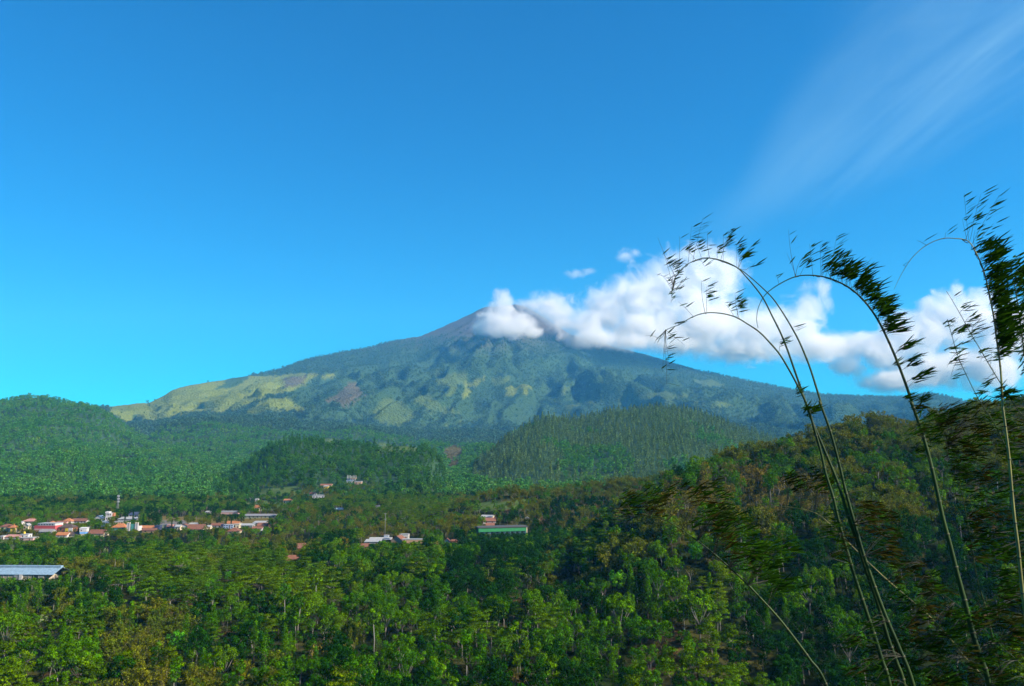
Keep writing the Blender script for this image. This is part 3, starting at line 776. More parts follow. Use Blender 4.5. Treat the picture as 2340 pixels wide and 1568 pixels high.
def wall_part(par, kind, w, d, hw, rh, m):
    x0, x1 = -w / 2, w / 2; b = -3.0
    if kind == 'gable':
        pr = [(0, b), (0, hw - .02), (d / 2, hw + rh - .1), (d, hw - .02), (d, b)]
        v = [(x, y, z) for x in (x0, x1) for y, z in pr]
    elif kind == 'gable_front':
        pr = [(x0, b), (x0, hw - .02), (0, hw + rh - .1), (x1, hw - .02), (x1, b)]
        v = [(x, y, z) for y in (d, 0) for x, z in pr]
    else:
        pr = [(0, b), (0, hw), (d, hw), (d, b)]
        v = [(x, y, z) for x in (x0, x1) for y, z in pr]
    n = len(pr)
    f = [tuple(range(n)), tuple(range(2 * n - 1, n - 1, -1))] + [(i, n + i, n + (i + 1) % n, (i + 1) % n) for i in range(n)]
    f = [tuple(reversed(q)) for q in f]
    return mesh_obj('wall', v, f, m, par)
GH = 'houses of the village on the valley floor'
GS = 'houses scattered on the wooded slope'
def house(c, x0, x1, yt, yb, roof, rf, wall, rc, label, depth=None, yaw=0, wins=2, st=1, grp=GH, name='house', cat='house'):
    (X0, Y0), (X1, Y1) = c(x0, yt), c(x1, yb)
    loc, w, h = site(X0, X1, Y0, Y1)
    d = depth or max(5.0, min(w * 0.8, 9.0))
    e = empty(name, loc, R(yaw)); tag(e, label, cat, grp)
    rh = h * rf; hw = h - rh
    wall_part(e, roof, w, d, hw, rh, pm(*wall))
    roof_part(e, roof, w, d, hw, rh, pm(*rc, rough=0.75, noise=0.25))
    for s in range(st):
        z0 = hw * (s + 0.34) / st; z1 = hw * (s + 0.78) / st
        for k in range(wins):
            xc = -w / 2 + w * (k + 0.5) / wins; ww = min(0.75, w * 0.28 / max(wins, 1))
            if s == 0 and k == wins // 2:
                part_box('door', e, (xc - .5, -.06, 0), (xc + .5, .02, min(2.1, hw * .8)), M_DOOR)
            else:
                part_box('window', e, (xc - ww, -.06, z0), (xc + ww, .02, z1), M_PANE)
        part_box('window', e, (w / 2 - .02, d * .4, z0), (w / 2 + .06, d * .6, z1), M_PANE)
    return e, w, d, hw, rh

# left of the village
house(v5, 0, 165, 200, 300, 'hip', .42, W_CREAM, R_BROWN, 'long house with brown hip roof, farthest left of the village', yaw=4)
house(v5, 310, 356, 155, 215, 'gable', .3, W_WHITE, R_TIN, 'tiny white hut left of the red brown hip roof')
house(v5, 360, 580, 112, 205, 'hip', .45, W_SAGE, R_PINK, 'grey green house under a red brown hip roof above the yellow sign house', wins=4)
house(v5, 385, 462, 195, 292, 'gable_front', .3, W_CREAM, R_TIN, 'pale yellow house end behind the dark tree, left of the red hall')
house(v5, 760, 895, 148, 215, 'hip', .7, W_CREAM, R_ORANGE, 'house with bright orange hip roof right behind the red hall', depth=8)
house(v5, 900, 985, 175, 285, 'flat', .06, W_WHITE, R_TIN, 'tall plain white house touching the right end of the red hall', wins=1, st=2)
house(v5, 915, 1075, 150, 215, 'gable', .5, W_PINK, R_RED, 'house with long red brown roof behind the plain white house')
house(v5, 1035, 1170, 104, 185, 'hip', .6, W_WHITE, R_ORANGE, 'orange hip roofed house joined to a long brown roof, back of the village')
house(v5, 1172, 1420, 112, 180, 'gable', .5, W_WHITE, R_BROWN, 'long low white house under a brown roof, right of the back orange hip roof', wins=5)
e, w, d, hw, rh = house(v5, 965, 1195, 202, 325, 'hip', .45, W_BRICK, R_DARK, 'dark brown hip roofed house with a yellow bay and white right end', wins=3)
part_box('yellow_bay', e, (w * .02, -1.2, -1), (w * .20, -.003, hw * .86), pm(*W_YELLOW)); part_box('white_bay', e, (w * .24, -.8, -1), (w * .5, -.003, hw * .95), pm(*W_WHITE))
house(v5, 745, 900, 242, 322, 'gable_front', .6, W_CREAM, R_ORANGE, 'orange gabled house with cream front before the red hall', yaw=-8)
house(v5, 640, 845, 288, 345, 'gable', .6, W_GREY, R_GREY, 'low grey roofed shed in front of the red hall')
house(v5, 920, 1100, 340, 412, 'gable', .55, W_WHITE, R_ORANGE, 'low house with bright orange roof, front row of the village')
house(v5, 1110, 1290, 336, 412, 'gable', .5, W_CREAM, R_DARK, 'low house with grey brown roof beside the front row orange roof')
house(v5, 1460, 1705, 300, 402, 'gable', .55, W_CREAM, R_BROWN, 'brown tiled gable house with cream wall above the dry slope')
e, w, d, hw, rh = house(v5, 1840, 2065, 192, 300, 'hip', .58, W_TEAL, R_ORANGE, 'teal walled house with bright orange hip roof beside the white towers', wins=3)
house(v5, 1950, 2240, 92, 140, 'shed', .5, W_WHITE, R_TIN, 'long grey tin roof with white end above the orange hip roof', depth=10)
house(v5, 2120, 2285, 8, 75, 'shed', .5, W_WHITE, R_NAVY, 'dark blue roofed shed with white end, highest beside the tower', depth=9)
house(v5, 1880, 2025, 152, 198, 'flat', .15, W_CREAM, R_TIN, 'row of low yellowish white rooms behind the orange hip roof', wins=4)
house(v5, 0, 52, 388, 448, 'flat', .1, W_WHITE, R_TIN, 'small white house at the left edge, front row')
house(v5, 90, 330, 380, 440, 'gable', .5, W_WHITE, R_PINK, 'low house with faded pink roof, front row left')
e, w, d, hw, rh = house(v5, 335, 462, 362, 435, 'flat', .08, W_WHITE, R_TIN, 'white cube house with a yellow water tank on its roof')
tk = mesh_obj('water_tank', *tube_geo([[((-w * .2, 2, h * .0 + hw + .2), .9), ((-w * .2, 2, hw + 1.9), .9), ((-w * .2, 2, hw + 2.2), .4)]], 10), pm(*W_YELLOW), e) if (h := 1) else None
house(v5, 320, 540, 420, 462, 'flat', .2, W_PINK, R_TIN, 'long low pinkish terrace wall house, front row')
house(v5, 1560, 1700, 60, 135, 'gable_front', .5, W_WHITE, R_BLUE, 'white house with pale blue roof among dark trees left of the tiered white building')

def red_hall():
    (X0, Y0), (X1, Y1) = v5(560, 188), v5(905, 325)
    loc, w, h = site(X0, X1, Y0, Y1)
    e = empty('hall', loc, R(-3)); tag(e, 'big red hall with a white upper band and flat roof', 'hall', GH)
    d = 10
    part_box('wall', e, (-w / 2, 0, -3), (w / 2, d, h * .74), pm(*W_RED))
    part_box('upper_band', e, (-w / 2 + w * .16, -.1, h * .743), (w / 2 - .1, d, h * .93), pm(*W_WHITE))
    part_box('roof', e, (-w / 2 + w * .15, -.3, h * .933), (w / 2, d + .2, h), pm(*R_TIN))
    for k in range(6):
        xc = -w / 2 + w * (.22 + .13 * k); part_box('window', e, (xc - .7, -.16, h * .79), (xc + .7, -.07, h * .9), M_PANE)
    part_box('side_wing', e, (-w / 2 - 2.2, 1, -3), (-w / 2 - .003, d - 1, h * .6), pm(*W_PINK))
    part_box('band_stripe', e, (-w / 2 + .3, -.05, h * .2), (w / 2 - 2, .02, h * .38), pm(*W_PINK))
red_hall()
def tiered():
    (X0, Y0), (X1, Y1) = v5(1680, 2), v5(1800, 232)
    loc, w, h = site(X0, X1, Y0, Y1)
    e = empty('tiered_building', loc, R(10)); tag(e, 'tall white stepped building with an orange panel near its top', 'building', GH)
    part_box('base', e, (-w * .5, 0, -3), (w * .4, 8, h * .38), pm(*W_BLUE))
    part_box('middle_storey', e, (-w * .1, .4, h * .383), (w * .5, 7, h * .66), pm(*W_WHITE))
    part_box('top_storey', e, (-w * .05, .2, h * .663), (w * .72, 7, h * .9), pm(*W_WHITE))
    part_box('orange_panel', e, (w * .723, 1, h * .68), (w * .95, 6, h * .9), pm(*R_ORANGE))
    part_box('roof', e, (-w * .12, -.2, h * .903), (w * .35, 7.2, h), pm(*W_WHITE))
    for k in range(3):
        for (zb, xo) in ((.12, -.35), (.46, 0.02), (.74, .06)):
            part_box('window', e, (w * (xo + .2 * k), (-.08, .32, .12)[(.12, .46, .74).index(zb)], h * zb), (w * (xo + .2 * k + .11), (.02, .42, .22)[(.12, .46, .74).index(zb)], h * (zb + .12)), M_PANE)
tiered()
def yellow_gate():
    (X0, Y0), (X1, Y1) = v5(120, 222), v5(242, 352)
    loc, w, h = site(X0, X1, Y0, Y1)
    e = empty('yellow_building', loc); tag(e, 'bright yellow building with two tall bays under an orange roof', 'building', GH)
    part_box('wall', e, (-w * .5, 1, -3), (w * .5, 7, h * .62), pm(*W_CREAM))
    for x in (-.15, .25): part_box('bay', e, (w * x, 0, -3), (w * (x + .24), .997, h * .7), pm(*W_YELLOW))
    roof_part(e, 'hip', w, 7, h * .7, h * .3, pm(*R_ORANGE))
    part_box('finial', e, (-w * .03, 3.2, h * .98), (w * .05, 4, h * 1.15), pm(*R_ORANGE))
yellow_gate()
def kiosk():
    (X0, Y0), (X1, Y1) = v5(1312, 268), v5(1418, 412)
    loc, w, h = site(X0, X1, Y0, Y1)
    e = empty('kiosk_building', loc, R(8)); tag(e, 'narrow white building with a blue band, standing apart in the gap', 'building', GH)
    part_box('lower_wall', e, (-w * .4, 0, -3), (w * .3, 5, h * .38), pm(*W_CREAM))
    part_box('blue_band', e, (-w * .45, -.2, h * .383), (w * .4, 5.2, h * .58), pm('sky_blue_paint', (0.18, 0.42, 0.80)))
    part_box('upper_wall', e, (-w * .5, -.3, h * .583), (w * .5, 5.3, h * .95), pm(*W_WHITE))
    roof_part(e, 'shed', w, 5, h * .95, h * .08, pm(*W_WHITE))
    part_box('window', e, (-w * .3, -.38, h * .7), (-w * .15, -.28, h * .82), M_PANE)
kiosk()
def towers():
    (X0, Y0), (X1, Y1) = v5(2085, 172), v5(2285, 310)
    loc, w, h = site(X0, X1, Y0, Y1)
    e = empty('pillared_building', loc); tag(e, 'green fronted building with four slim white towers', 'building', GH)
    part_box('wall', e, (-w * .5, 1, -3), (w * .5, 7, h * .55), pm(*W_WHITE))
    part_box('green_front', e, (-w * .15, .3, -2), (w * .15, .997, h * .8), pm(*W_TEAL))
    for x in (-.46, -.3, .2, .36):
        t = part_box('tower', e, (w * x, -.2, -3), (w * (x + .09), .9, h * .93), pm(*W_WHITE)); part_box('cap', t, (w * x - .1, -.3, h * .933), (w * (x + .09) + .1, 1, h), pm(*W_CREAM))
towers()

# right half of the village
house(v6, 395, 600, 485, 535, 'gable', .5, W_PEACH, R_ORANGE, 'peach walled house with a tiered orange roof right of the white towers', depth=8)
house(v6, 435, 602, 520, 572, 'gable', .45, W_PEACH, R_BROWN, 'peach house with brown roof in front of the tiered orange roof', depth=6)
house(v6, 600, 668, 478, 540, 'flat', .1, W_NAVY, R_NAVY, 'dark blue shed right of the peach houses', wins=1)
house(v6, 670, 762, 464, 522, 'flat', .08, W_SAGE, R_GREY, 'grey green flat roofed block before the grey yard')
house(v6, 768, 848, 468, 526, 'gable', .35, W_NAVY, R_PINK, 'dark house with pinkish roof right of the grey green block')
house(v6, 880, 945, 474, 540, 'gable', .3, W_CREAM, R_TIN, 'small cream house before a dark cypress')
house(v6, 950, 1042, 462, 534, 'gable_front', .3, W_WHITE, R_BROWN, 'white house end with two dark windows, middle of the right row', wins=3)
house(v6, 1040, 1250, 472, 552, 'gable', .7, W_CREAM, R_BROWN, 'long brown roof falling behind trees right of the white house end', depth=11)
house(v6, 1060, 1172, 448, 482, 'shed', .5, W_GREY, R_TIN, 'pale grey roof peeping above the long brown roof')
house(v6, 1308, 1352, 478, 528, 'gable', .3, W_CREAM, R_TIN, 'tiny cream house between two dark trees, right row')
house(v6, 1360, 1500, 452, 500, 'gable', .5, W_WHITE, R_BROWN, 'white house with dull brown roof left of the pale blue house', wins=3)
house(v6, 1500, 1532, 462, 520, 'flat', .1, W_NAVY, R_NAVY, 'narrow dark blue block touching the pale blue house', wins=1)
house(v6, 1532, 1662, 466, 518, 'flat', .08, W_BLUE, R_TIN, 'pale blue two storey house in the right row', wins=4, st=2)
house(v6, 1590, 1735, 512, 590, 'hip', .6, W_CREAM, R_BROWN, 'brown hip roofed house below the pale blue house', depth=8)
house(v6, 1662, 1745, 458, 515, 'flat', .1, W_CREAM, R_TIN, 'cream flat roofed house right of the pale blue house')
house(v6, 1575, 1735, 424, 466, 'gable', .6, W_CREAM, R_ORANGE, 'orange tiled roof showing behind the pale blue house')
house(v6, 1745, 1920, 462, 500, 'shed', .4, W_GREY, R_TIN, 'long grey tin roof between cream house and brick house', depth=9)
house(v6, 1990, 2130, 448, 520, 'gable', .45, W_BRICK, R_RED, 'red brick house with red roof at the right end of the village')
house(v6, 1920, 2050, 498, 552, 'gable', .35, W_WHITE, R_RED, 'white walled house in front of the red brick house')
house(v6, 1935, 2092, 426, 456, 'shed', .5, W_GREY, R_TIN, 'pale grey strip of roof behind the red brick house')
house(v6, 1810, 2230, 330, 378, 'shed', .35, W_SAGE, R_GREY, 'long grey shed in the field behind the village', depth=9, wins=8, name='shed', cat='shed')
house(v6, 1945, 2020, 205, 282, 'gable', .45, W_CREAM, R_ORANGE, 'lone cream house with orange roof above the long grey shed', yaw=-15, grp=GS)
house(v6, 1500, 1730, 285, 325, 'flat', .25, W_PINK, R_TIN, 'low pinkish walled yard building under the grassy mound', wins=0, grp=GS)
house(v6, 1288, 1352, 284, 312, 'shed', .4, W_WHITE, R_TIN, 'small white tin roof left of the grassy mound', grp=GS)
house(v6, 1965, 2002, 116, 146, 'gable', .3, W_WHITE, R_TIN, 'tiny white hut in the upper clearing', wins=1, grp=GS)
house(v8, 0, 122, 508, 582, 'gable', .25, W_CREAM, R_ORANGE, 'bright cream house on the lower wooded slope', yaw=-10, wins=3, grp=GS)
house(v8, 388, 470, 405, 450, 'gable', .5, W_WHITE, R_RED, 'small white house with red roof on the wooded slope', yaw=-20, grp=GS)
house(v8, 440, 610, 445, 498, 'flat', .2, W_WHITE, R_TIN, 'stepped white house below the small red roof', wins=4, grp=GS)
house(v8, 556, 720, 282, 318, 'gable', .5, W_CREAM, R_RED, 'cream house with red roof behind the yellow house on the slope', grp=GS)
house(v8, 608, 668, 305, 348, 'gable', .25, W_YELLOW, R_TIN, 'small bright yellow house on the wooded slope', grp=GS)
house(v8, 1065, 1165, 240, 288, 'flat', .2, W_PEACH, R_TIN, 'orange walled villa with white eave right below the pillared terrace', grp=GS)
house(v8, 760, 890, 640, 682, 'gable', .45, W_NAVY, R_BLUE, 'low shed with pale blue tin roof at the foot of the slope', depth=8, wins=4, grp=GS)
house(v8, 1378, 1450, 602, 632, 'flat', .3, W_WHITE, R_TIN, 'small white building on the bare earth bank', wins=3, grp=GS)
def terrace():
    (X0, Y0), (X1, Y1) = v8(948, 155), v8(1082, 256)
    loc, w, h = site(X0, X1, Y0, Y1)
    e = empty('terrace_building', loc); tag(e, 'unfinished white building with a row of bare pillars on top', 'building', GS)
    part_box('wall', e, (-w / 2, 0, -4), (w * .1, 7, h * .2), pm(*W_WHITE)); part_box('floor_slab', e, (-w / 2 - .5, -.6, h * .203), (w * .2, 7.4, h * .28), pm(*W_BLUE))
    part_box('upper_slab', e, (-w * .1, 0, h * .55), (w * .5, 7, h * .62), pm(*W_PEACH))
    for k in range(4): part_box('pillar', e, (-w * .08 + w * .17 * k, .3, h * .283), (-w * .04 + w * .17 * k, .9, h * .547), pm(*W_WHITE))
    for k in range(7): part_box('pillar', e, (-w * .45 + w * .155 * k, .3, h * .623 if k > 2 else h * .6), (-w * .41 + w * .155 * k, .9, h * (1.0 if k != 3 else .9)), pm(*W_WHITE))
    part_box('rear_wall', e, (-w * .5, 3, h * .283), (w * .45, 3.3, h * .6), pm(*W_GREY))
terrace()

# middle hamlet
GM = 'buildings of the hamlet in the middle of the valley'
house(v3, 450, 582, 318, 415, 'gable_front', .5, W_PEACH, R_BROWN, 'peach gable ended house facing us in the middle hamlet', depth=10, yaw=-12, wins=0, grp=GM)
house(v3, 545, 652, 294, 352, 'flat', .1, W_WHITE, R_TIN, 'white flat roofed upper block behind the peach gable', grp=GM)
house(v3, 584, 820, 352, 416, 'flat', .1, W_PEACH, R_TIN, 'long peach wall building right of the peach gable', wins=3, depth=5, grp=GM)
house(v3, 205, 450, 335, 375, 'gable', .5, W_CREAM, R_TIN, 'long pale tin roof left of the peach gable', depth=7, grp=GM)
house(v3, 150, 320, 366, 408, 'shed', .4, W_WHITE, R_TIN, 'white tin roofed shelter before the long pale tin roof', grp=GM)
house(v3, 62, 188, 408, 466, 'gable', .5, W_CREAM, R_BROWN, 'brown roofed house at the left end of the middle hamlet', yaw=8, grp=GM)
house(v3, 370, 420, 306, 345, 'flat', .1, W_BLUE, R_TIN, 'small pale blue water house under the power pole', wins=0, grp=GM)
house(v3, 1068, 1132, 345, 406, 'gable_front', .5, W_WHITE, R_BROWN, 'small white gabled hut between trees right of the peach wall', wins=1, grp=GM)
house(v3, 1158, 1216, 358, 392, 'gable', .4, W_PEACH, R_BROWN, 'tiny peach hut half hidden right of the white gabled hut', wins=1, grp=GM)
house(v3, 1500, 1630, 74, 118, 'gable', .45, W_CREAM, R_TIN, 'house with pale grey roof, topmost of the three stacked roofs', yaw=-12, grp=GM)
house(v3, 1525, 1665, 108, 165, 'gable', .55, W_WHITE, R_RED, 'house with brown red roof and white end, middle of the three stacked roofs', grp=GM)
house(v3, 1560, 1650, 165, 216, 'gable', .6, W_WHITE, R_RED, 'small red roofed house just above the long green building', grp=GM)
house(v3, 2018, 2056, 94, 118, 'gable_front', .5, W_CREAM, R_TIN, 'tiny cream gable high in the trees right of the stacked roofs', wins=0, grp=GM)
house(v2, 320, 400, 588, 632, 'gable', .7, W_BRICK, R_BROWN, 'rusty brown roof rising behind the bamboo, upper of two', grp=GM, yaw=10)
house(v2, 250, 345, 678, 722, 'gable', .65, W_WHITE, R_BROWN, 'rusty brown roof with pale end, lower of two in the bamboo', grp=GM, yaw=10)
def green_building():
    (X0, Y0), (X1, Y1) = v3(1475, 208), v3(2085, 312)
    loc, w, h = site(X0, X1, Y0, Y1)
    e = empty('green_building', loc, R(16)); tag(e, 'long low building with a deep green fascia and cream right end', 'building', GM)
    d = 13
    part_box('wall', e, (-w / 2, 0, -4), (w * .40, d, h * .5), pm('blue_grey_wall', (0.10, 0.16, 0.22)))
    part_box('fascia', e, (-w / 2 - .4, -.9, h * .503), (w * .40, d, h * .90), pm(*W_GREEN))
    part_box('end_wall', e, (w * .403, -.9, -4), (w * .42, d, h * .9), pm(*W_CREAM))
    part_box('roof', e, (-w / 2 - .8, -1.3, h * .903), (w * .44, d + .6, h), pm('dark_sheet_roof', (0.06, 0.065, 0.065)))
    for k in range(9):
        xc = -w * .47 + w * .097 * k; part_box('window', e, (xc, -.08, h * .18), (xc + 2.0, .02, h * .44), M_PANE)
    for k in range(10):
        xc = -w * .49 + w * .097 * k; part_box('pillar', e, (xc, -.8, -3), (xc + .3, -.5, h * .5), pm(*W_TEAL))
green_building()
def warehouse():
    (X0, Y0), (X1, Y1) = v7(-260, 190), v7(975, 385)
    loc, w, h = site(X0, X1, Y0, Y1)
    e = empty('warehouse', loc, R(-2)); tag(e, 'long warehouse with pale blue metal roof at the left edge', 'warehouse')
    d = 16; hw = h * .52; rh = h * .48
    part_box('wall', e, (-w / 2, 0, -3), (w * .36, d, hw), pm('beige_wall', (0.42, 0.36, 0.27)))
    m = pm(*R_BLUE, rough=0.45, noise=0.08)
    roof_part(e, 'gable', w * .98, d, hw, rh, m)
    yv = d * .5
    part_box('ridge_cap', e, (-w * .48, yv - 1.2, hw + rh * .95), (w * .49, yv + 1.2, hw + rh + .9), m)
    part_box('pale_panel', e, (w * -.08, -.3, -3), (w * .0, -.003, hw * .98), pm(*W_GREY)); part_box('white_column', e, (w * .0, -.6, -3), (w * .045, -.003, hw * 1.0), pm(*W_WHITE))
    part_box('dark_doorway', e, (w * .19, -.12, -2), (w * .27, .02, hw * .95), M_PANE)
    part_box('window', e, (w * .30, -.12, hw * .3), (w * .35, .02, hw * .9), pm(*W_GREY))
    for k in range(11):
        xc = -w * .47 + w * .075 * k
        if -.12 * w < xc < .06 * w: continue
        part_box('wall_post', e, (xc, -.2, -2), (xc + .3, -.003, hw - .25), pm('post_paint', (0.30, 0.27, 0.22)))
warehouse()

# ------------------------------------------------------------------ forest
def visible_filter():
    us = np.linspace(-0.85, 0.85, 480); ys = np.geomspace(60, 12000, 900)
    U, YY = np.meshgrid(us, ys)
    Z, _ = height(U * YY, YY)
    cm = np.maximum.accumulate(Z / YY, axis=0)
    def f(x, y, z, up):
        u = x / y
        iu = np.clip(np.round((u + 0.85) / 1.7 * 479).astype(int), 0, 479)
        iy = np.clip(np.floor(np.log(y * 0.985 / 60) / math.log(200) * 899).astype(int), 0, 899)
        return (z + up) / y >= cm[iy, iu] - 0.0005
    return f
VIS = visible_filter()
def grid_points(y0, y1, sp, umax=0.74, seed=1):
    g = np.random.default_rng(seed)
    xs = np.arange(-y1 * umax, y1 * umax, sp); ys = np.arange(y0, y1, sp)
    X, Y = np.meshgrid(xs, ys)
    X = X + g.uniform(-.48, .48, X.shape) * sp; Y = Y + g.uniform(-.48, .48, X.shape) * sp
    X, Y = X.ravel(), Y.ravel()
    k = (np.abs(X) < Y * umax + 6) & (Y > y0)
    return X[k], Y[k]
def place_words(px, py, Y, top=1150):
    """where in the view a tree of a mass stands, named by what is near it"""
    if Y > 1100:
        c = 'left' if px < 700 else 'middle' if px < 1500 else 'right'
        return 'toward the ' + c + ' of the view'
    cols = ((130, 'at the left edge'), (300, 'right of the left edge'), (480, 'below the left half of the village'), (660, 'below the right half of the village'),
            (840, 'below the two rusty roofs'), (1020, 'below the middle hamlet'), (1200, 'below the long green building'), (1380, 'right of the green building'),
            (1560, 'left of the low bent bamboo'), (1760, 'behind the low bent bamboo'), (1960, 'behind the three green culms'), (2160, 'behind the plumed culm'), (9999, 'behind the tallest culm'))
    w = next(t for lim, t in cols if px < lim)
    rows = ((1180, 'near the ridge line'), (1260, 'far back'), (1320, 'half way up'), (1380, 'midway'), (1440, 'in the lower part'), (1500, 'low down'), (9999, 'along the bottom'))
    return w + ', ' + next(t for lim, t in rows if py < lim)
def near_forest():
    X, Y = grid_points(165, 1180, 7.2, seed=5)
    Z, who = height(X, Y)
    px, py = project(X, Y, Z)
    cov, forest = cover(X, Y, Z, who)
    n = len(X); g = np.random.default_rng(15)
    keep = ((forest > 0.5) | (g.uniform(size=n) < 0.22)) & VIS(X, Y, Z, 9) & (who <= 2)
    dens = 0.5 + 0.6 * fbm(X / 45, Y / 45, 301, 3)
    keep &= g.uniform(size=n) < np.clip(0.70 + dens * 0.6, 0.55, 1)
    # what grows where
    kind = np.full(n, 'broad', dtype=object)
    r = g.uniform(size=n); z1 = fbm(X / 38, Y / 38, 311, 3); z2 = fbm(X / 60, Y / 60, 321, 3); z3 = fbm(X / 50, Y / 50, 331, 3)
    kind[(z1 > 0.12)] = 'shade'
    kind[((z2 > 0.05) & (r < 0.7)) | (r < 0.14)] = 'dark'
    kind[(z3 > 0.26) & (r < 0.8)] = 'bamboo'
    kind[(r > 0.987)] = 'dry'
    kind[(r > 0.86) & (r < 0.95) & (Y < 480)] = 'slender'
    def zone(poly, k, p):
        i = in_poly(px + 22 * z1, py + 10 * z2, poly) & (g.uniform(size=n) < p); kind[i] = k
    zone([(-50,1400),(260,1390),(330,1480),(260,1568),(-50,1568)], 'pine', .35)
    zone([(400,1470),(640,1450),(720,1580),(360,1580)], 'pine', .3)
    zone([(820,1480),(1010,1470),(1010,1580),(800,1580)], 'pine', .2)
    zone([(1400,1330),(1900,1340),(1950,1580),(1250,1580)], 'pine', .2)
    zone([(250,1430),(430,1425),(440,1568),(230,1568)], 'bamboo', .7)
    zone([(500,1232),(720,1235),(760,1290),(520,1290)], 'bamboo', .7)
    zone([(640,1180),(900,1170),(900,1230),(640,1230)], 'bamboo', .55)
    zone([(300,1215),(520,1215),(520,1260),(250,1255)], 'bamboo', .5)
    zone([(1180,1290),(1290,1280),(1290,1380),(1180,1390)], 'bamboo', .6)
    zone([(1040,1090),(1480,1080),(1480,1150),(1040,1160)], 'bamboo', .6)
    zone([(1500,980),(2340,860),(2340,1060),(1900,1060),(1500,1080)], 'bamboo', .8)
    zone([(1540,1110),(1700,1085),(1850,1090),(1950,1170),(1800,1230),(1560,1210)], 'dry', .75)
    zone([(1420,1130),(1560,1110),(1560,1240),(1400,1220)], 'dry', .35)
    zone([(1020,1230),(1240,1225),(1250,1400),(1000,1400)], 'dark', .8)
    zone([(1180,1180),(1330,1170),(1330,1260),(1200,1260)], 'dark', .7)
    zone([(1800,1270),(2360,1200),(2360,1580),(1650,1580)], 'dark', .6)  # darker-leaved trees set here so leaf colour carries the lower right's shade
    zone([(300,1290),(700,1290),(760,1400),(260,1430)], 'shade', .75)
    zone([(880,1160),(1020,1160),(1020,1215),(880,1215)], 'shade', .7)
    hz = {'broad': 10, 'shade': 10, 'dark': 10.5, 'pine': 13, 'bamboo': 9.5, 'dry': 9, 'slender': 12.5}
    sc = g.choice([.62, .8, .95, 1.1, 1.3], n, p=[.15, .25, .3, .2, .1]) * g.uniform(.9, 1.1, n) * np.where(Y > 620, 0.85, 1.1)
    sc = np.where((who == 1) & (kind == 'bamboo'), sc * 1.35, sc)
    H = np.array([hz[k] for k in kind])
    pyt = project(X, Y, Z + H * sc)[1]
    for (x0, x1, yt, yb, hy, loc, rad) in HOUSES:
        near = np.hypot(X - loc.x, Y - (loc.y + rad * .3)) < rad * .9 + 1.5
        near |= (np.abs(X - loc.x) < rad + 1.2) & (Y > loc.y - 3) & (Y < loc.y + 9)
        keep &= ~near
        line = yb - (0.45 if x1 - x0 > 90 and x0 > 600 else 0.10 if x0 < -50 else 0.32) * (yb - yt)
        fr = (px > x0 - 3) & (px < x1 + 3) & (Y < hy + 6) & (pyt < line) & (py > yt)
        need = np.clip((line - py) / np.minimum(pyt - py, -0.01), 0, 1)
        sc = np.where(fr, sc * need, sc); keep &= ~(fr & (need < 0.22))
        pyt = project(X, Y, Z + H * sc)[1]
    # room for the trees that are singled out below
    for (tx, ty, ky, rr) in CLEARINGS:
        h = ground_hit(tx, ty)
        if h: keep &= np.hypot(X - h.x, Y - h.y) > rr
        keep &= ~((np.abs(px - tx) < 22) & (Y < h.y) & (Y > h.y - 120) & (pyt < ty - ky))
    i = np.where(keep)[0]
    X, Y, Z, kind, sc, px, py, H = X[i], Y[i], Z[i], kind[i], sc[i], px[i], py[i], H[i]
    Z = Z - 0.2
    rot = g.uniform(0, 6.28, len(X))
    # trees nearest to us stand as things of their own, the rest as one mass per shape
    LAB = {'broad': ('leafy mid green tree', 'broadleaf trees of the near forest', 300),
           'dark': ('dark green dense tree', 'dark broadleaf trees of the near forest', 120),
           'shade': ('flat layered green tree', 'layered trees of the near forest', 200),
           'pine': ('soft yellowish green pine', 'pines of the near forest', 200),
           'bamboo': ('olive arching bamboo clump', 'bamboo clumps of the valley', 200),
           'slender': ('slender pale trunked tree', 'slender pale trunked trees', 200),
           'dry': ('brown leaved dry tree', 'dry brown trees', 120)}
    inframe = (px > -10) & (px < 2350) & (py - H * sc / Y * FPX < 1570)
    for k, (lab, grp, nmax) in LAB.items():
        idx = np.where(kind == k)[0]
        nv = len(PR[k]); var = g.integers(0, nv, len(idx))
        size = np.where(inframe[idx], H[idx] * sc[idx] / Y[idx], 0)
        order = np.argsort(-size)
        single = np.zeros(len(idx), bool); single[order[:nmax]] = True
        single &= size > 0
        for j in range(nv):                                  # every shape needs one built tree
            if not (single & (var == j)).any():
                q = np.where(var == j)[0]
                if len(q): single[q[0]] = True
        for q in np.where(single)[0]:
            a = idx[q]
            tree(PR[k][var[q]], (X[a], Y[a], Z[a]), rot[a], sc[a], (('small ' if sc[a] < .8 else 'large ' if sc[a] > 1.25 else '') + lab + ' ' + place_words(px[a], py[a], Y[a])), grp)
        for j in range(nv):
            q = np.where((var == j) & ~single)[0]
            if len(q):
                a = idx[q]
                scatter('bamboo_grove' if k == 'bamboo' else 'forest', np.stack([X[a], Y[a], Z[a]], 1), rot[a], sc[a], PR[k][j])
    # undergrowth between the trunks
    Xs, Ys = grid_points(120, 620, 3.4, seed=25)
    Zs, who = height(Xs, Ys)
    g2 = np.random.default_rng(26)
    ks = (g2.uniform(size=len(Xs)) < 0.40) & VIS(Xs, Ys, Zs, 3)
    for (x0, x1, yt, yb, hy, loc, rad) in HOUSES:
        ks &= ~((np.abs(Xs - loc.x) < rad + 1) & (Ys > loc.y - 3) & (Ys < loc.y + 12))
    Xs, Ys, Zs = Xs[ks], Ys[ks], Zs[ks]
    v = g2.integers(0, 3, len(Xs)); rot = g2.uniform(0, 6.28, len(Xs)); s = g2.uniform(.4, 1.2, len(Xs))
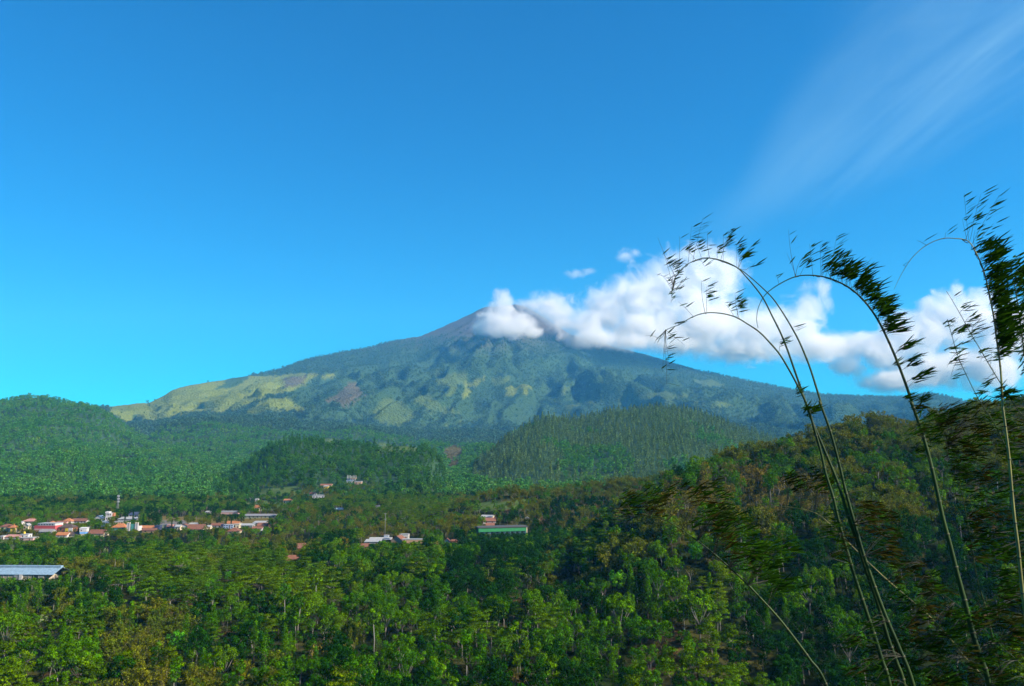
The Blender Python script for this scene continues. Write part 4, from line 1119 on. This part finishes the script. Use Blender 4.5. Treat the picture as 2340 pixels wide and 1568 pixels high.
    for j in range(3):
        q = np.where(v == j)[0]
        o = q[np.argmin(Ys[q])]
        tree(PR['shrub'][j], (Xs[o], Ys[o], Zs[o]), 0, 1, ('low rounded', 'low spreading', 'low ragged')[j] + ' shrub at the foot of the near forest', 'shrubs under the near trees', 'shrub')
        scatter('undergrowth', np.stack([Xs[q], Ys[q], Zs[q]], 1), rot[q], s[q], PR['shrub'][j], False)
CLEARINGS = [(1411, 1352, 10, 6), (402, 1500, 10, 6), (1590, 1290, 8, 5), (300, 1362, 6, 5), (520, 1330, 8, 5), (1205, 1345, 10, 5), (95, 1440, 10, 5), (690, 1225, 6, 4), (240, 1270, 6, 4), (1578, 1335, 8, 4), (1120, 1500, 12, 5), (205, 1335, 8, 5)]
near_forest()

def far_forest():
    sets = []
    for (y0, y1, sp, seed) in ((1100, 2500, 12, 31), (2500, 5200, 17, 32), (5200, 8800, 30, 33)):
        X, Y = grid_points(y0, y1, sp, 0.72, seed)
        Z, who = height(X, Y)
        vis = VIS(X, Y, Z, 12)
        X, Y, Z, who = X[vis], Y[vis], Z[vis], who[vis]
        c, forest = cover(X, Y, Z, who)
        g = np.random.default_rng(seed)
        f = (forest > 0.5) & (g.uniform(size=len(X)) < 0.93)
        f |= (forest <= 0.5) & (g.uniform(size=len(X)) < 0.025)
        X, Y, Z, who = X[f], Y[f], Z[f], who[f]
        px, py = project(X, Y, Z)
        kind = np.full(len(X), 'farbroad', dtype=object)
        kind[who == 2] = 'farknoll'
        kind[(who == 2) & (fbm(X / 90, Y / 90, 341, 2) > 0.0)] = 'farknollpine'
        kind[who == 3] = 'farpine'
        kind[(who == 3) & (fbm(X / 160, Y / 160, 343, 2) > 0.25)] = 'farbroad'
        kind[(who >= 5) & (Y > 3300)] = 'farmount'
        kp = np.ones(len(X), bool)
        for (x0, x1, yt, yb, hy, loc, rad) in HOUSES:
            if hy < 1000: continue
            kp &= ~(np.hypot(X - loc.x, Y - loc.y) < rad + 6)
            kp &= ~((px > x0 - 2) & (px < x1 + 2) & (Y < hy) & (project(X, Y, Z + 10)[1] < yb - .3 * (yb - yt)) & (py > yt))
        sets.append((X[kp], Y[kp], Z[kp], kind[kp]))
    X = np.concatenate([s[0] for s in sets]); Y = np.concatenate([s[1] for s in sets])
    Z = np.concatenate([s[2] for s in sets]); kind = np.concatenate([s[3] for s in sets])
    g = np.random.default_rng(37)
    sc = g.choice([.6, .9, 1.2, 1.6], len(X), p=[.2, .35, .3, .15]) * g.uniform(.9, 1.1, len(X)); rot = g.uniform(0, 6.28, len(X))
    LAB = {'farbroad': ('round crowned tree of the distant forest', 'trees of the distant hills'), 'farknoll': ('dark tree on the wooded knoll', 'trees of the wooded knoll'),
           'farknollpine': ('dark conifer on the wooded knoll', 'conifers of the wooded knoll'), 'farpine': ('grey green conifer on the conifer hill', 'conifers of the conifer hill'),
           'farmount': ('tree of the mountain forest', 'trees on the mountain')}
    for k, (lab, grp) in LAB.items():
        idx = np.where(kind == k)[0]
        v = g.integers(0, len(PR[k]), len(idx))
        for j in range(len(PR[k])):
            a = idx[v == j]
            if not len(a): continue
            o = a[np.argmin(Y[a])]
            tree(PR[k][j], (X[o], Y[o], Z[o] - .3), rot[o], sc[o], lab + (', nearest to us,', ', broad and low,', ', uneven topped,', ', tall topped,')[j] + ' ' + place_words(float(project(X[o], Y[o], Z[o])[0]), 0, 5000), grp)
            a = a[a != o]
            scatter('distant_forest', np.stack([X[a], Y[a], Z[a] - .3], 1), rot[a], sc[a], PR[k][j], False)
far_forest()

# trees that stand out
def lone(key, j, px, py, sc, label, rot=1.0, cat='tree'):
    h = ground_hit(px, py)
    return tree(PR[key][j], (h.x, h.y, h.z - .2), rot, sc, label, None, cat)
lone('single_lime', 0, 1411, 1356, 1.25, 'bright lime green round tree in the middle of the near forest')
lone('single_emerald', 0, 402, 1500, 1.2, 'vivid green round tree beside the brown bamboo, lower left')
lone('single_emerald', 1, 1590, 1290, 1.25, 'bright green tree below the dry brown slope')
lone('single_lime', 0, 300, 1362, 0.6, 'small lime green tree right of the warehouse', 2.0)
lone('single_emerald', 0, 520, 1330, 0.75, 'bright green tree above the layered trees, left of centre', 3.0)
def blossom(j, px, py, sc, label):
    e = lone('single_flower', j, px, py, sc, label)
    g = np.random.default_rng(500 + int(px))
    cl = [((c[0] * 1.05, c[1] * 1.05 - .3, c[2] + .25), (r[0] * .8, r[1] * .8, r[2] * .6)) for c, r in broad_clumps(405 + j, 8, 2.6, 12, 0.35)[4:]]
    V, F, T = crown_geo(cl, 34, 0.26, 600 + int(px))
    b = mesh_obj('blossom', V, F, M_FLOWER, e); set_tone(b, T)
blossom(0, 1205, 1345, 0.9, 'tree speckled with white blossom in the dark grove')
blossom(1, 95, 1440, 0.8, 'tree with a pale yellow flowering top, lower left')
blossom(0, 690, 1225, 0.8, 'pale flowering tree left of the middle hamlet')
blossom(1, 240, 1270, 0.7, 'cream flowering tree below the village on the left')
lone('single_bare', 0, 1578, 1335, 0.9, 'bare pale tree below the dry slope')
lone('single_bare', 1, 1120, 1500, 0.9, 'bare branching tree near the bottom middle')
lone('single_bare', 1, 205, 1335, 1.0, 'nearly bare spreading tree right of the warehouse')
for i, (x, y) in enumerate([(285, 1195), (303, 1200), (326, 1205), (392, 1210), (516, 1203), (528, 1203)]):
    h = ground_hit(x, y)
    tree(PR['cypress'][0], (h.x, h.y, h.z), i, 1.1 if i < 3 else .8, 'tall narrow dark cypress standing among the village houses', 'cypresses of the village')

# ------------------------------------------------------------------ radio mast, power poles
M_STEEL = paint('galvanised_steel', (0.22, 0.23, 0.24), 0.5, 0.08)
M_ANT = paint('white_antenna', (0.55, 0.55, 0.55), 0.5, 0.05)
M_CONC = paint('concrete_pole_grey', (0.24, 0.23, 0.21))
def mast():
    (bx, by), (tx, ty) = v6(98, 318), v6(115, 58)
    h = ground_hit(bx, by, 300, 2000); H = (by - ty) * h.y / FPX
    e = empty('radio_mast', h); tag(e, 'tall lattice radio mast with white antennas behind the village', 'mast')
    a, b = 1.1, 0.32
    legs = []
    for sx, sy in ((-1, -1), (1, -1), (1, 1), (-1, 1)):
        V, F = tube_geo([[((sx * a, sy * a, -1), .11), ((sx * b, sy * b, H * .88), .08)]], 5); mesh_obj('leg', V, F, M_STEEL, e)
    n = 12; P_ = []
    def q(k, s): f = k / n; r = a + (b - a) * f; return (s[0] * r, s[1] * r, H * .88 * f)
    S = ((-1, -1), (1, -1), (1, 1), (-1, 1))
    for k in range(n):
        for i in range(4):
            P_.append([(q(k, S[i]), .06), (q(k + 1, S[(i + 1) % 4]), .06)]); P_.append([(q(k, S[i]), .05), (q(k, S[(i + 1) % 4]), .05)])
    V, F = tube_geo(P_, 4); mesh_obj('lattice', V, F, M_STEEL, e)
    V, F = tube_geo([[((0, 0, H * .86), .08), ((0, 0, H), .05)]], 5); mesh_obj('spire', V, F, M_STEEL, e)
    for z in (.62, .76, .90):
        for k in range(4):
            an = k * math.pi / 2 + .5; c = (math.cos(an) * .95, math.sin(an) * .95)
            part_box('antenna', e, (c[0] - .2, c[1] - .14, H * z - .9), (c[0] + .2, c[1] + .14, H * z + .9), M_ANT)
        part_box('platform', e, (-.9, -.9, H * z - 1.2), (.9, .9, H * z - 1.1), M_STEEL)
mast()
def pole(px, py, pt, label, arms=1):
    h = ground_hit(px, py, 150, 2500); H = (py - pt) * h.y / FPX
    e = empty('power_pole', h); tag(e, label, 'pole', 'power poles of the valley')
    V, F = tube_geo([[((0, 0, -1), .2), ((0, 0, H), .12)]], 8); mesh_obj('shaft', V, F, M_CONC, e, True)
    for k in range(arms):
        z = H * (.985 - .22 * k)
        part_box('cross_arm', e, (-1.3, -.08, z - .16), (1.3, .08, z), M_CONC)
        for x in (-1.1, -.4, .4, 1.1): part_box('insulator', e, (x - .06, -.06, z + .003), (x + .06, .06, z + .25), M_ANT)
(a, b), (_, t) = v3(380, 345), v3(380, 60)
pole(a, b, t, 'tall grey power pole with two cross arms above the middle hamlet', 2)
pole(448, 1345, 1312, 'slim grey pole between trees below the village', 1)
(a, b), (_, t) = v6(1682, 75), v6(1682, -10)
pole(a, b, t, 'distant pale pole in the clearing above the village', 1)
(a, b), (_, t) = v3(1088, 125), v3(1088, 70)
pole(a, b, t, 'small pale pole on the grassy rise behind the hamlet', 1)

# ------------------------------------------------------------------ bamboo in front of us
def c5(x, y): return ((2000 + x / 1.8616) * KP, (550 + y / 1.8616) * KP)
def c6(x, y): return ((2000 + x / 1.7367) * KP, (1280 + y / 1.7367) * KP)
def stem_mat():
    m, nt, N, L = new_mat('bamboo_stem')
    out = N('ShaderNodeOutputMaterial'); b = N('ShaderNodeBsdfPrincipled'); b.inputs['Roughness'].default_value = 0.6; b.inputs['Specular IOR Level'].default_value = 0.25
    tc = N('ShaderNodeTexCoord'); n = N('ShaderNodeTexNoise'); n.inputs['Scale'].default_value = 1.6; n.inputs['Detail'].default_value = 4
    L(tc.outputs['Object'], n.inputs['Vector'])
    cr = N('ShaderNodeValToRGB'); e = cr.color_ramp.elements
    e[0].position = .3; e[0].color = (0.012, 0.034, 0.005, 1); e[1].position = .75; e[1].color = (0.045, 0.080, 0.009, 1)
    L(n.outputs['Fac'], cr.inputs['Fac']); L(cr.outputs[0], b.inputs['Base Color']); L(b.outputs[0], out.inputs['Surface'])
    return m
M_STEM = stem_mat()
M_STEMY = paint('yellow_bamboo_stem', (0.20, 0.19, 0.035), 0.55, 0.5, 2.5)
M_NODE = paint('pale_node_ring', (0.075, 0.075, 0.03))
M_TWIG = paint('bamboo_twig', (0.03, 0.032, 0.012))
M_LEAF = foliage('bamboo_leaf', [(0.006, 0.022, 0.003), (0.014, 0.046, 0.003), (0.030, 0.070, 0.004)], 0.35)
M_LEAFB = foliage('browning_bamboo_leaf', [(0.035, 0.018, 0.004), (0.024, 0.022, 0.004), (0.012, 0.026, 0.004), (0.050, 0.028, 0.006)], 0.25)
BR = random.Random(77); BG = np.random.default_rng(78)

def catmull(pts, n=6):
    out = []
    for i in range(len(pts) - 1):
        p0, p1, p2, p3 = pts[max(i - 1, 0)], pts[i], pts[i + 1], pts[min(i + 2, len(pts) - 1)]
        for k in range(n):
            t = k / n
            out.append(0.5 * ((2 * p1) + (p2 - p0) * t + (2 * p0 - 5 * p1 + 4 * p2 - p3) * t * t + (3 * p1 - p0 - 3 * p2 + p3) * t ** 3))
    out.append(pts[-1])
    return out
class Culm:
    def __init__(self, picture, Y0, Y1, r0, r1, label, mat=None, ring=True):
        """picture: points of the stem from the tip down; Y0 depth at the tip, Y1 at the foot"""
        n = len(picture)
        pts = [P(x, y, Y0 + (Y1 - Y0) * i / (n - 1)) for i, (x, y) in enumerate(picture)]
        d = (pts[-1] - pts[-2]).normalized(); d = (d + Vector((0, 0, -0.9))).normalized()
        for k in range(30):
            q = pts[-1] + d * 1.2
            d = (d + Vector((0, 0, -0.15))).normalized(); pts.append(q)
            if q.z < float(height(q.x, q.y)[0]) - 0.3: break
        self.pts = catmull(pts, 6)
        acc = [0.0]
        for a, b in zip(self.pts, self.pts[1:]): acc.append(acc[-1] + (b - a).length)
        self.acc = acc; self.L = acc[-1]
        self.rad = lambda s: r1 + (r0 - r1) * min(1.0, s / (self.L * 0.62)) ** 0.95
        foot = self.pts[-1]
        self.e = empty('bamboo_culm', foot); tag(self.e, label, 'bamboo', 'bamboo culms on the near slope')
        self.foot = foot
        path = []; s = 0
        nodes = []; nx = 0.25
        while nx < self.L - 0.3:
            nodes.append(nx); nx += 0.20 + 0.30 * min(1, nx / 4) + BR.uniform(-.03, .03)
        ss = sorted(set([a for a in acc] + nodes + [a - .02 for a in nodes] + [a + .02 for a in nodes]))
        V, F = tube_geo([[(self.at(a) - foot, self.rad(a) * (1.12 if any(abs(a - q) < .001 for q in nodes) else 1.0)) for a in ss if 0 <= a <= self.L]], 9)
        mesh_obj('stem', V, F, mat or M_STEM, self.e, True)
        self.nodes = nodes
        if ring:
            for a in nodes:
                if self.rad(a) < 0.009: continue
                p, t = self.at(a), (self.at(a + .02) - self.at(a - .02)).normalized(); r = self.rad(a)
                V, F = tube_geo([[(p - foot - t * .012, r * 1.10), (p - foot, r * 1.2), (p - foot + t * .012, r * 1.10)]], 9)
                mesh_obj('node_ring', V, F, M_NODE, self.e, True)
    def at(self, s):
        s = max(0, min(self.L, s)); i = int(np.searchsorted(self.acc, s)); i = max(1, min(i, len(self.acc) - 1))
        a, b = self.acc[i - 1], self.acc[i]
        return self.pts[i - 1].lerp(self.pts[i], (s - a) / max(b - a, 1e-6))
    def nearest_node(self, p):
        return min(self.nodes, key=lambda s: (self.at(s) - p).length_squared)
def leaf_geo(bases, dirs, lens, wid):
    """lance shaped blades with a fold along the midrib"""
    n = len(bases); g = BG
    d = dirs / np.linalg.norm(dirs, axis=1)[:, None]
    up = g.normal(size=(n, 3)) * 0.8 + np.array((0, -0.5, 0.6)); a = np.cross(d, up); a /= np.linalg.norm(a, axis=1)[:, None]
    k = np.cross(a, d)
    L_ = lens[:, None]; w = (wid * g.uniform(.75, 1.25, n))[:, None]
    bend = -k * L_ * 0.06
    V = np.stack([bases, bases + d * L_ * .30 + a * w, bases + d * L_ * .30 - a * w, bases + d * L_ * .68 + a * w * .75 + bend * .5,
                  bases + d * L_ * .68 - a * w * .75 + bend * .5, bases + d * L_ + bend], 1).reshape(-1, 3)
    o = np.arange(n) * 6
    q1 = np.stack([o, o + 1, o + 2, o], 1)
    F = []
    for b in o: F += [(b, b + 2, b + 1), (b + 1, b + 2, b + 4, b + 3), (b + 3, b + 4, b + 5)]
    return V, F
def spray(culm, b, t, n, ang=28, spread=16, ln=0.15, mat=None, Yo=0.0, along=(0.25, 1.0), fan=0.0, root=None):
    """a twig from the stem to picture point t through b, and the blades that stream from it downwind"""
    ref = culm.nearest_node(P(b[0], b[1], culm.Yq(b)))
    p0 = culm.at(ref); Yd = p0.y
    pb = P(b[0], b[1], Yd + Yo * .6); pt = P(t[0], t[1], Yd + Yo)
    far = (pb - p0).length
    path = [p0, pb, pb.lerp(pt, .5) + Vector((0, 0, .02)), pt] if far > .08 else [p0, p0.lerp(pt, .5) + Vector((-.02, 0, .02)), pt]
    if far > .5: path.insert(1, p0.lerp(pb, .5) + Vector((.05, 0, .12)))
    sm = catmull(path, 4)
    V, F = tube_geo([[(q - culm.foot, .0042 - .003 * i / len(sm)) for i, q in enumerate(sm)]], 4)
    br = mesh_obj('branch', V, F, M_TWIG, culm.e)
    B, D, Ls = [], [], []
    for i in range(n):
        f = along[0] + (along[1] - along[0]) * (i + BR.random()) / n
        q = pb.lerp(pt, f) if far > .08 else p0.lerp(pt, f)
        q = q + Vector((BR.gauss(0, .012 + fan), BR.gauss(0, .05 + fan), BR.gauss(0, .012 + fan)))
        a = R(BR.gauss(ang, spread))
        B.append(q - culm.foot); D.append((math.cos(a), BR.gauss(0, .35), math.sin(a))); Ls.append(ln * 1.6 * BR.uniform(.65, 1.2))
    V, F = leaf_geo(np.array(B), np.array(D), np.array(Ls), 0.0115 * (ln / .15) ** .6)
    lo = mesh_obj('leaf_spray', [tuple(v) for v in V], F, mat or M_LEAF, br)
    set_tone(lo, np.repeat(BG.uniform(.6, 1.4, len(B)), 6))
    lo['kind'] = 'stuff'
def yq(self, b):
    best = min(self.pts, key=lambda p: (project(p.x, p.y, p.z)[0] - b[0]) ** 2 + (project(p.x, p.y, p.z)[1] - b[1]) ** 2)
    return best.y
Culm.Yq = yq

low = Culm([c5(*p) for p in [(170,1005),(215,935),(300,898),(380,852),(460,829),(545,832),(630,853),(700,893),(770,940),(830,1000),(890,1070),(940,1150),(990,1240),(1040,1340),(1075,1430)]] +
           [c6(*p) for p in [(1017,121),(1060,270),(1090,400),(1130,530),(1165,680),(1220,870),(1260,1000),(1310,1150),(1360,1300),(1400,1430),(1440,1560)]],
           12.6, 12.0, 0.033, 0.0040, 'green bamboo culm bending in the lowest arch, leftmost at the bottom of the three')
tall = Culm([c5(*p) for p in [(255,700),(270,630),(305,580),(350,540),(410,512),(470,503),(560,522),(640,560),(690,610),(750,680),(800,750),(850,850),(900,950),(940,1050),(975,1150),(1010,1250),(1050,1370),(1085,1470)]] +
            [c6(*p) for p in [(1045,180),(1100,310),(1160,460),(1215,640),(1260,770),(1300,900),(1350,1040),(1390,1160),(1430,1300),(1480,1440),(1520,1560)]],
            12.9, 12.35, 0.033, 0.0035, 'green bamboo culm of the high left arch, middle one of the three')
twin = Culm([c5(*p) for p in [(335,545),(400,520),(480,506),(560,528),(650,566),(720,618),(790,680),(850,740),(900,810),(950,890),(1000,980),(1040,1070),(1075,1160),(1110,1270),(1140,1370)]] +
            [c6(*p) for p in [(1055,0),(1110,150),(1165,350),(1195,480),(1250,680),(1290,820),(1330,940),(1380,1080),(1430,1210),(1490,1350),(1570,1560)]],
            13.2, 12.2, 0.033, 0.0035, 'green bamboo culm of the high left arch, right one of the three')
plume = Culm([c5(*p) for p in [(765,920),(757,860),(770,790),(810,720),(890,660),(990,614),(1090,607),(1190,625),(1280,665),(1350,715),(1420,790),(1480,880),(1530,980),(1570,1070),(1610,1170),(1650,1280),(1690,1400)]] +
             [c6(*p) for p in [(1560,0),(1605,121),(1655,290),(1700,480),(1735,640),(1775,790),(1810,930),(1850,1080),(1890,1240),(1920,1340),(1955,1440),(1990,1560)]],
             13.2, 12.4, 0.040, 0.004, 'thick bamboo culm arching left with a dense dark plume of leaves')
tallest = Culm([c5(*p) for p in [(1570,690),(1620,590),(1680,500),(1760,430),(1850,391),(1930,388),(2010,405),(2060,480),(2105,590),(2135,720),(2160,850),(2180,1000),(2200,1150),(2210,1300)]] +
               [c6(*p) for p in [(2065,20),(2082,150),(2100,300),(2115,480),(2130,640),(2150,800),(2170,1000),(2195,1200),(2230,1400)]],
               12.8, 12.2, 0.030, 0.0022, 'tallest bamboo culm with a yellow stem and heavy foliage, at the right', M_STEMY)
edge = Culm([c5(*p) for p in [(2260,560),(2290,700),(2320,900),(2345,1100),(2370,1300)]] + [c6(*p) for p in [(2240,100),(2290,500),(2340,1000),(2400,1500)]],
            13.5, 13.0, 0.036, 0.006, 'bamboo culm cut by the right edge of the view')
thin1 = Culm([c5(*p) for p in [(1880,700),(1915,755),(1970,850),(2030,960),(2090,1060),(2160,1180),(2230,1290),(2300,1400)]] + [c6(*p) for p in [(2200,120),(2330,420),(2420,800)]],
             13.6, 13.2, 0.018, 0.004, 'thin leaning bamboo shoot left of the tallest culm, top leaf at its tip')
thin2 = Culm([c5(*p) for p in [(1885,865),(1915,970),(1950,1090),(2005,1210),(2060,1320),(2120,1420)]] + [c6(*p) for p in [(1985,60),(2060,200),(2150,420),(2240,700)]],
             13.4, 13.0, 0.016, 0.004, 'thin bamboo shoot crossing down to the right behind the tallest culm')
bent = Culm([c6(*p) for p in [(-40,690),(0,650),(60,630),(130,630),(210,655),(300,710),(400,780),(480,845),(560,915),(650,1000),(740,1095),(830,1195),(920,1310),(1000,1420),(1090,1560)]],
            11.6, 11.2, 0.026, 0.0035, 'long pale bamboo culm bent low to the left across the forest', M_STEM)
bent2 = Culm([c6(*p) for p in [(790,570),(840,574),(940,586),(1040,615),(1110,672),(1200,760),(1320,880),(1450,1000),(1580,1110),(1720,1240),(1850,1400),(1980,1560)]],
             13.8, 13.4, 0.016, 0.0035, 'slender pale bamboo culm bent left behind the three green ones', M_STEMY)
thin3 = Culm([c6(*p) for p in [(1740,160),(1790,310),(1830,460),(1860,600),(1885,740),(1910,900),(1930,1000),(1970,1130),(2010,1300),(2060,1500)]],
             13.9, 13.6, 0.020, 0.004, 'thin bamboo shoot hung with brown leaves right of the plumed culm')
thin4 = Culm([c6(*p) for p in [(1560,810),(1620,880),(1680,970),(1740,1060),(1830,1130),(1930,1220),(2060,1350),(2200,1500)]],
             13.0, 12.6, 0.012, 0.003, 'slim bamboo twiggy shoot low between plumed culm and right edge')

# blades streaming from the high left arch
for b, t, n, k in [((380,520),(440,262),7,{}), ((350,540),(372,315),9,{}), ((300,585),(300,375),2,{}), ((270,620),(172,385),1,{}), ((260,660),(200,455),3,{}),
                   ((470,505),(468,350),2,{}), ((520,512),(525,440),16,{}), ((545,520),(600,340),16,{}), ((560,522),(560,360),8,{}), ((640,560),(640,420),18,{}),
                   ((650,562),(680,470),20,{}), ((655,565),(730,430),7,{}), ((430,512),(400,420),10,{}), ((400,520),(330,450),12,{}), ((350,540),(205,545),8,{}),
                   ((300,590),(250,545),6,{}), ((690,575),(745,550),5,{}), ((420,512),(450,560),3,{})]:
    spray(twin if b[0] > 600 else tall, c5(*b), c5(*t), n, 30, 9, 0.135, None, BR.uniform(-.2, .2), (0.45, 1.0))
for b, t, n in [((255,700),(265,560),10), ((262,690),(225,640),10), ((258,690),(290,690),8), ((255,700),(250,770),6), ((260,670),(330,640),5), ((258,690),(190,600),6), ((256,698),(235,720),8), ((300,590),(280,600),8), ((262,640),(160,600),2)]:
    spray(tall, c5(*b), c5(*t), n, 28, 14, 0.085, None, BR.uniform(-.25, .25), (.3, 1))
for b, t, n in [((460,829),(462,665),13), ((470,829),(430,640),2), ((625,850),(565,770),9), ((630,853),(630,720),16), ((640,858),(655,760),10), ((380,852),(290,760),2), ((300,898),(270,890),6),
                ((215,935),(230,990),6), ((215,935),(215,1110),3), ((210,940),(235,1090),3), ((215,940),(200,1180),5), ((215,940),(225,1250),7), ((205,950),(150,1010),2), ((190,980),(95,965),1), ((230,925),(330,1020),2),
                ((885,1062),(905,985),14), ((990,1240),(1000,1320),6), ((1000,1260),(985,1330),6), ((1060,1400),(1020,1400),16), ((1062,1405),(1095,1420),18), ((1060,1410),(1040,1440),12), ((1060,1410),(1110,1390),12)]:
    spray(low, c5(*b), c5(*t), n, 24, 13, 0.125, None, BR.uniform(-.2, .2), (.4, 1))
spray(twin, c5(960, 905), c5(975, 945), 7, 26, 8, .14)
# the plume
for b, t, n in [((1000,612),(945,335),3), ((990,614),(935,475),2), ((890,660),(872,600),2), ((1000,612),(1030,500),12), ((1010,611),(1060,530),8), ((1090,608),(1070,420),7), ((1135,612),(1135,430),12), ((1190,625),(1232,370),15), ((1140,612),(1150,500),14)]:
    spray(plume, c5(*b), c5(*t), n, 33, 8, .15, None, BR.uniform(-.2, .2), (.45, 1))
for i in range(46):
    f = i / 45; s0 = [(1150,615),(1280,665),(1350,715),(1420,790),(1480,880),(1525,965)]
    x = np.interp(f * 5, range(6), [p[0] for p in s0]); y = np.interp(f * 5, range(6), [p[1] for p in s0])
    dx = BR.uniform(-25, 60); dy = -BR.uniform(50, 190) * (1 - .55 * f)
    if f > .6: dx += 20
    spray(plume, c5(x, y), c5(x + dx, y + dy), 17, 36 - 22 * f + BR.uniform(-5, 5), 10, .155 + .03 * f, None, BR.uniform(-.3, .3), (.3, 1), .015)
for b, t, n in [((1570,1070),(1640,1010),16), ((1575,1080),(1690,1000),14), ((1590,1130),(1555,1140),8), ((1600,1150),(1690,1090),20), ((1610,1170),(1700,1130),16), ((1640,1250),(1740,1190),22), ((1650,1280),(1760,1170),16), ((1680,1370),(1620,1330),12), ((1690,1390),(1740,1330),16), ((1690,1400),(1690,1400),14)]:
    spray(plume, c5(*b), c5(*t), n, 24, 9, .16, None, BR.uniform(-.2, .2), (.3, 1))
spray(plume, c6(1575, 20), c6(1590, 20), 16, 6, 14, .15, M_LEAFB, 0, (0, 1), .04)
# the tallest
for b, t, n in [((2010,405),(1985,120),8), ((2015,410),(2085,125),11), ((2030,430),(2195,130),11), ((2000,400),(1975,275),4), ((1990,400),(2060,250),8), ((1870,389),(1880,350),2), ((1760,430),(1705,400),2), ((1640,560),(1625,550),1), ((2060,480),(2160,300),4), ((2040,450),(2050,340),8)]:
    spray(tallest, c5(*b), c5(*t), n, 30, 7, .15, None, BR.uniform(-.2, .2), (.45, 1))
for i in range(78):
    f = BR.random(); s0 = [(2035,440),(2085,540),(2120,660),(2145,780),(2165,880),(2180,1000),(2195,1110)]
    x = np.interp(f * 6, range(7), [p[0] for p in s0]); y = np.interp(f * 6, range(7), [p[1] for p in s0])
    reach = np.interp(f * 6, range(7), [120, 190, 170, 110, 130, 110, 60])
    dx = BR.uniform(.0, 1) * reach; dy = -BR.uniform(10, 120)
    spray(tallest, c5(x, y), c5(x + dx, y + dy), 17, 30 - 8 * f + BR.uniform(-5, 5), 10, .165, None, BR.uniform(-.3, .3), (.2, 1), .02)
for b, t, n in [((2210,1290),(2190,1310),18), ((2210,1300),(2250,1290),16), ((2212,1310),(2160,1320),14), ((2215,1330),(2230,1340),14)]:
    spray(tallest, c5(*b), c5(*t), n, 14, 16, .16, None, 0, (.0, 1), .03)
for i in range(40):
    f = BR.random(); x = 2270 + 80 * f + BR.uniform(-30, 20); y = 560 + 700 * f + BR.uniform(-60, 60)
    spray(edge, c5(x, y), c5(x + BR.uniform(10, 80), y - BR.uniform(20, 90)), 12, 30, 12, .16, None, BR.uniform(-.3, .3), (.2, 1), .02)
for b, t, n in [((1915,755),(1925,750),2), ((1960,830),(1990,800),10), ((1990,890),(2020,850),14), ((2030,960),(2040,900),12), ((2050,1000),(2010,960),8), ((2090,1060),(2090,1090),10), ((2100,1080),(2080,1130),10), ((2140,1150),(2150,1060),10), ((2160,1180),(2060,1290),8), ((2000,900),(1930,940),12)]:
    spray(thin1, c5(*b), c5(*t), n, 24, 9, .15, None, BR.uniform(-.2, .2), (.2, 1), .02)
for b, t, n in [((1900,920),(1890,880),12), ((1915,970),(1925,930),12), ((1930,1020),(1870,1060),8), ((1940,1060),(1885,1150),9), ((1950,1090),(1905,1220),9), ((1960,1120),(1960,1000),8), ((2060,1320),(2050,1300),8)]:
    spray(thin2, c5(*b), c5(*t), n, 20, 10, .145, None, BR.uniform(-.2, .2), (.2, 1), .015)

# wind blown masses of older leaves lower down
DENSER = 1.1
def mass(culm, poly, n, leaves, ang, ln, brown, seed):
    r_ = random.Random(seed); xs = [p[0] for p in poly]; ys = [p[1] for p in poly]; k = 0
    n = int(n * DENSER); ln *= .8
    while k < n:
        x, y = r_.uniform(min(xs), max(xs)), r_.uniform(min(ys), max(ys))
        if not in_poly(np.array([x]), np.array([y]), poly)[0]: continue
        k += 1
        spray(culm, c6(x, y), c6(x + r_.uniform(15, 60), y - r_.uniform(-10, 25)), leaves, ang + r_.uniform(-10, 10), 13, ln, M_LEAFB if r_.random() < brown else M_LEAF, r_.uniform(-.6, .6), (0, 1), .035)
mass(bent, [(-60,500),(240,500),(260,570),(120,620),(-60,620)], 16, 11, 16, .15, .55, 1)
mass(bent, [(260,470),(500,470),(530,620),(450,680),(330,700)], 16, 12, 14, .16, .5, 2)
mass(bent, [(380,590),(570,590),(640,740),(560,860),(440,780)], 20, 12, 12, .16, .55, 3)
mass(bent, [(560,780),(880,780),(900,880),(650,960)], 18, 13, 12, .17, .2, 4)
mass(bent, [(680,950),(860,950),(900,1040),(760,1060)], 10, 13, 10, .17, .1, 5)
mass(bent2, [(830,420),(1080,400),(1090,480),(860,500)], 16, 11, 18, .15, .7, 6)
mass(twin, [(1240,540),(1420,560),(1450,760),(1440,900),(1290,880)], 26, 12, -2, .16, .8, 7)
mass(thin3, [(1620,40),(1960,10),(1960,220),(1900,300),(1700,260)], 44, 13, 14, .16, .6, 8)
mass(thin3, [(1700,260),(1940,260),(1950,600),(1780,560)], 34, 11, 6, .16, .7, 9)
mass(plume, [(1480,140),(1660,60),(1700,260),(1560,300)], 16, 10, 14, .15, .2, 10)
mass(thin4, [(1380,880),(1620,900),(1760,1100),(1660,1300),(1420,1200)], 30, 11, 2, .17, .6, 11)
mass(edge, [(1960,60),(2200,20),(2200,560),(2000,560)], 46, 12, 6, .17, .15, 12)
mass(edge, [(1980,560),(2200,560),(2200,1100),(2020,1100)], 46, 12, 2, .17, .2, 13)
mass(thin4, [(1700,1150),(2200,1050),(2200,1580),(1560,1580)], 70, 13, 4, .18, .35, 14)
mass(twin, [(1080,1080),(1300,1180),(1400,1560),(1150,1560)], 16, 11, 4, .16, .25, 15)
mass(low, [(1000,620),(1130,640),(1190,880),(1100,860)], 10, 10, 5, .15, .3, 16)
mass(bent2, [(1280,1250),(1700,1300),(1750,1580),(1350,1580)], 30, 12, 4, .17, .5, 17)
mass(thin3, [(1780,560),(1980,600),(1990,900),(1850,860)], 26, 11, 4, .16, .5, 18)
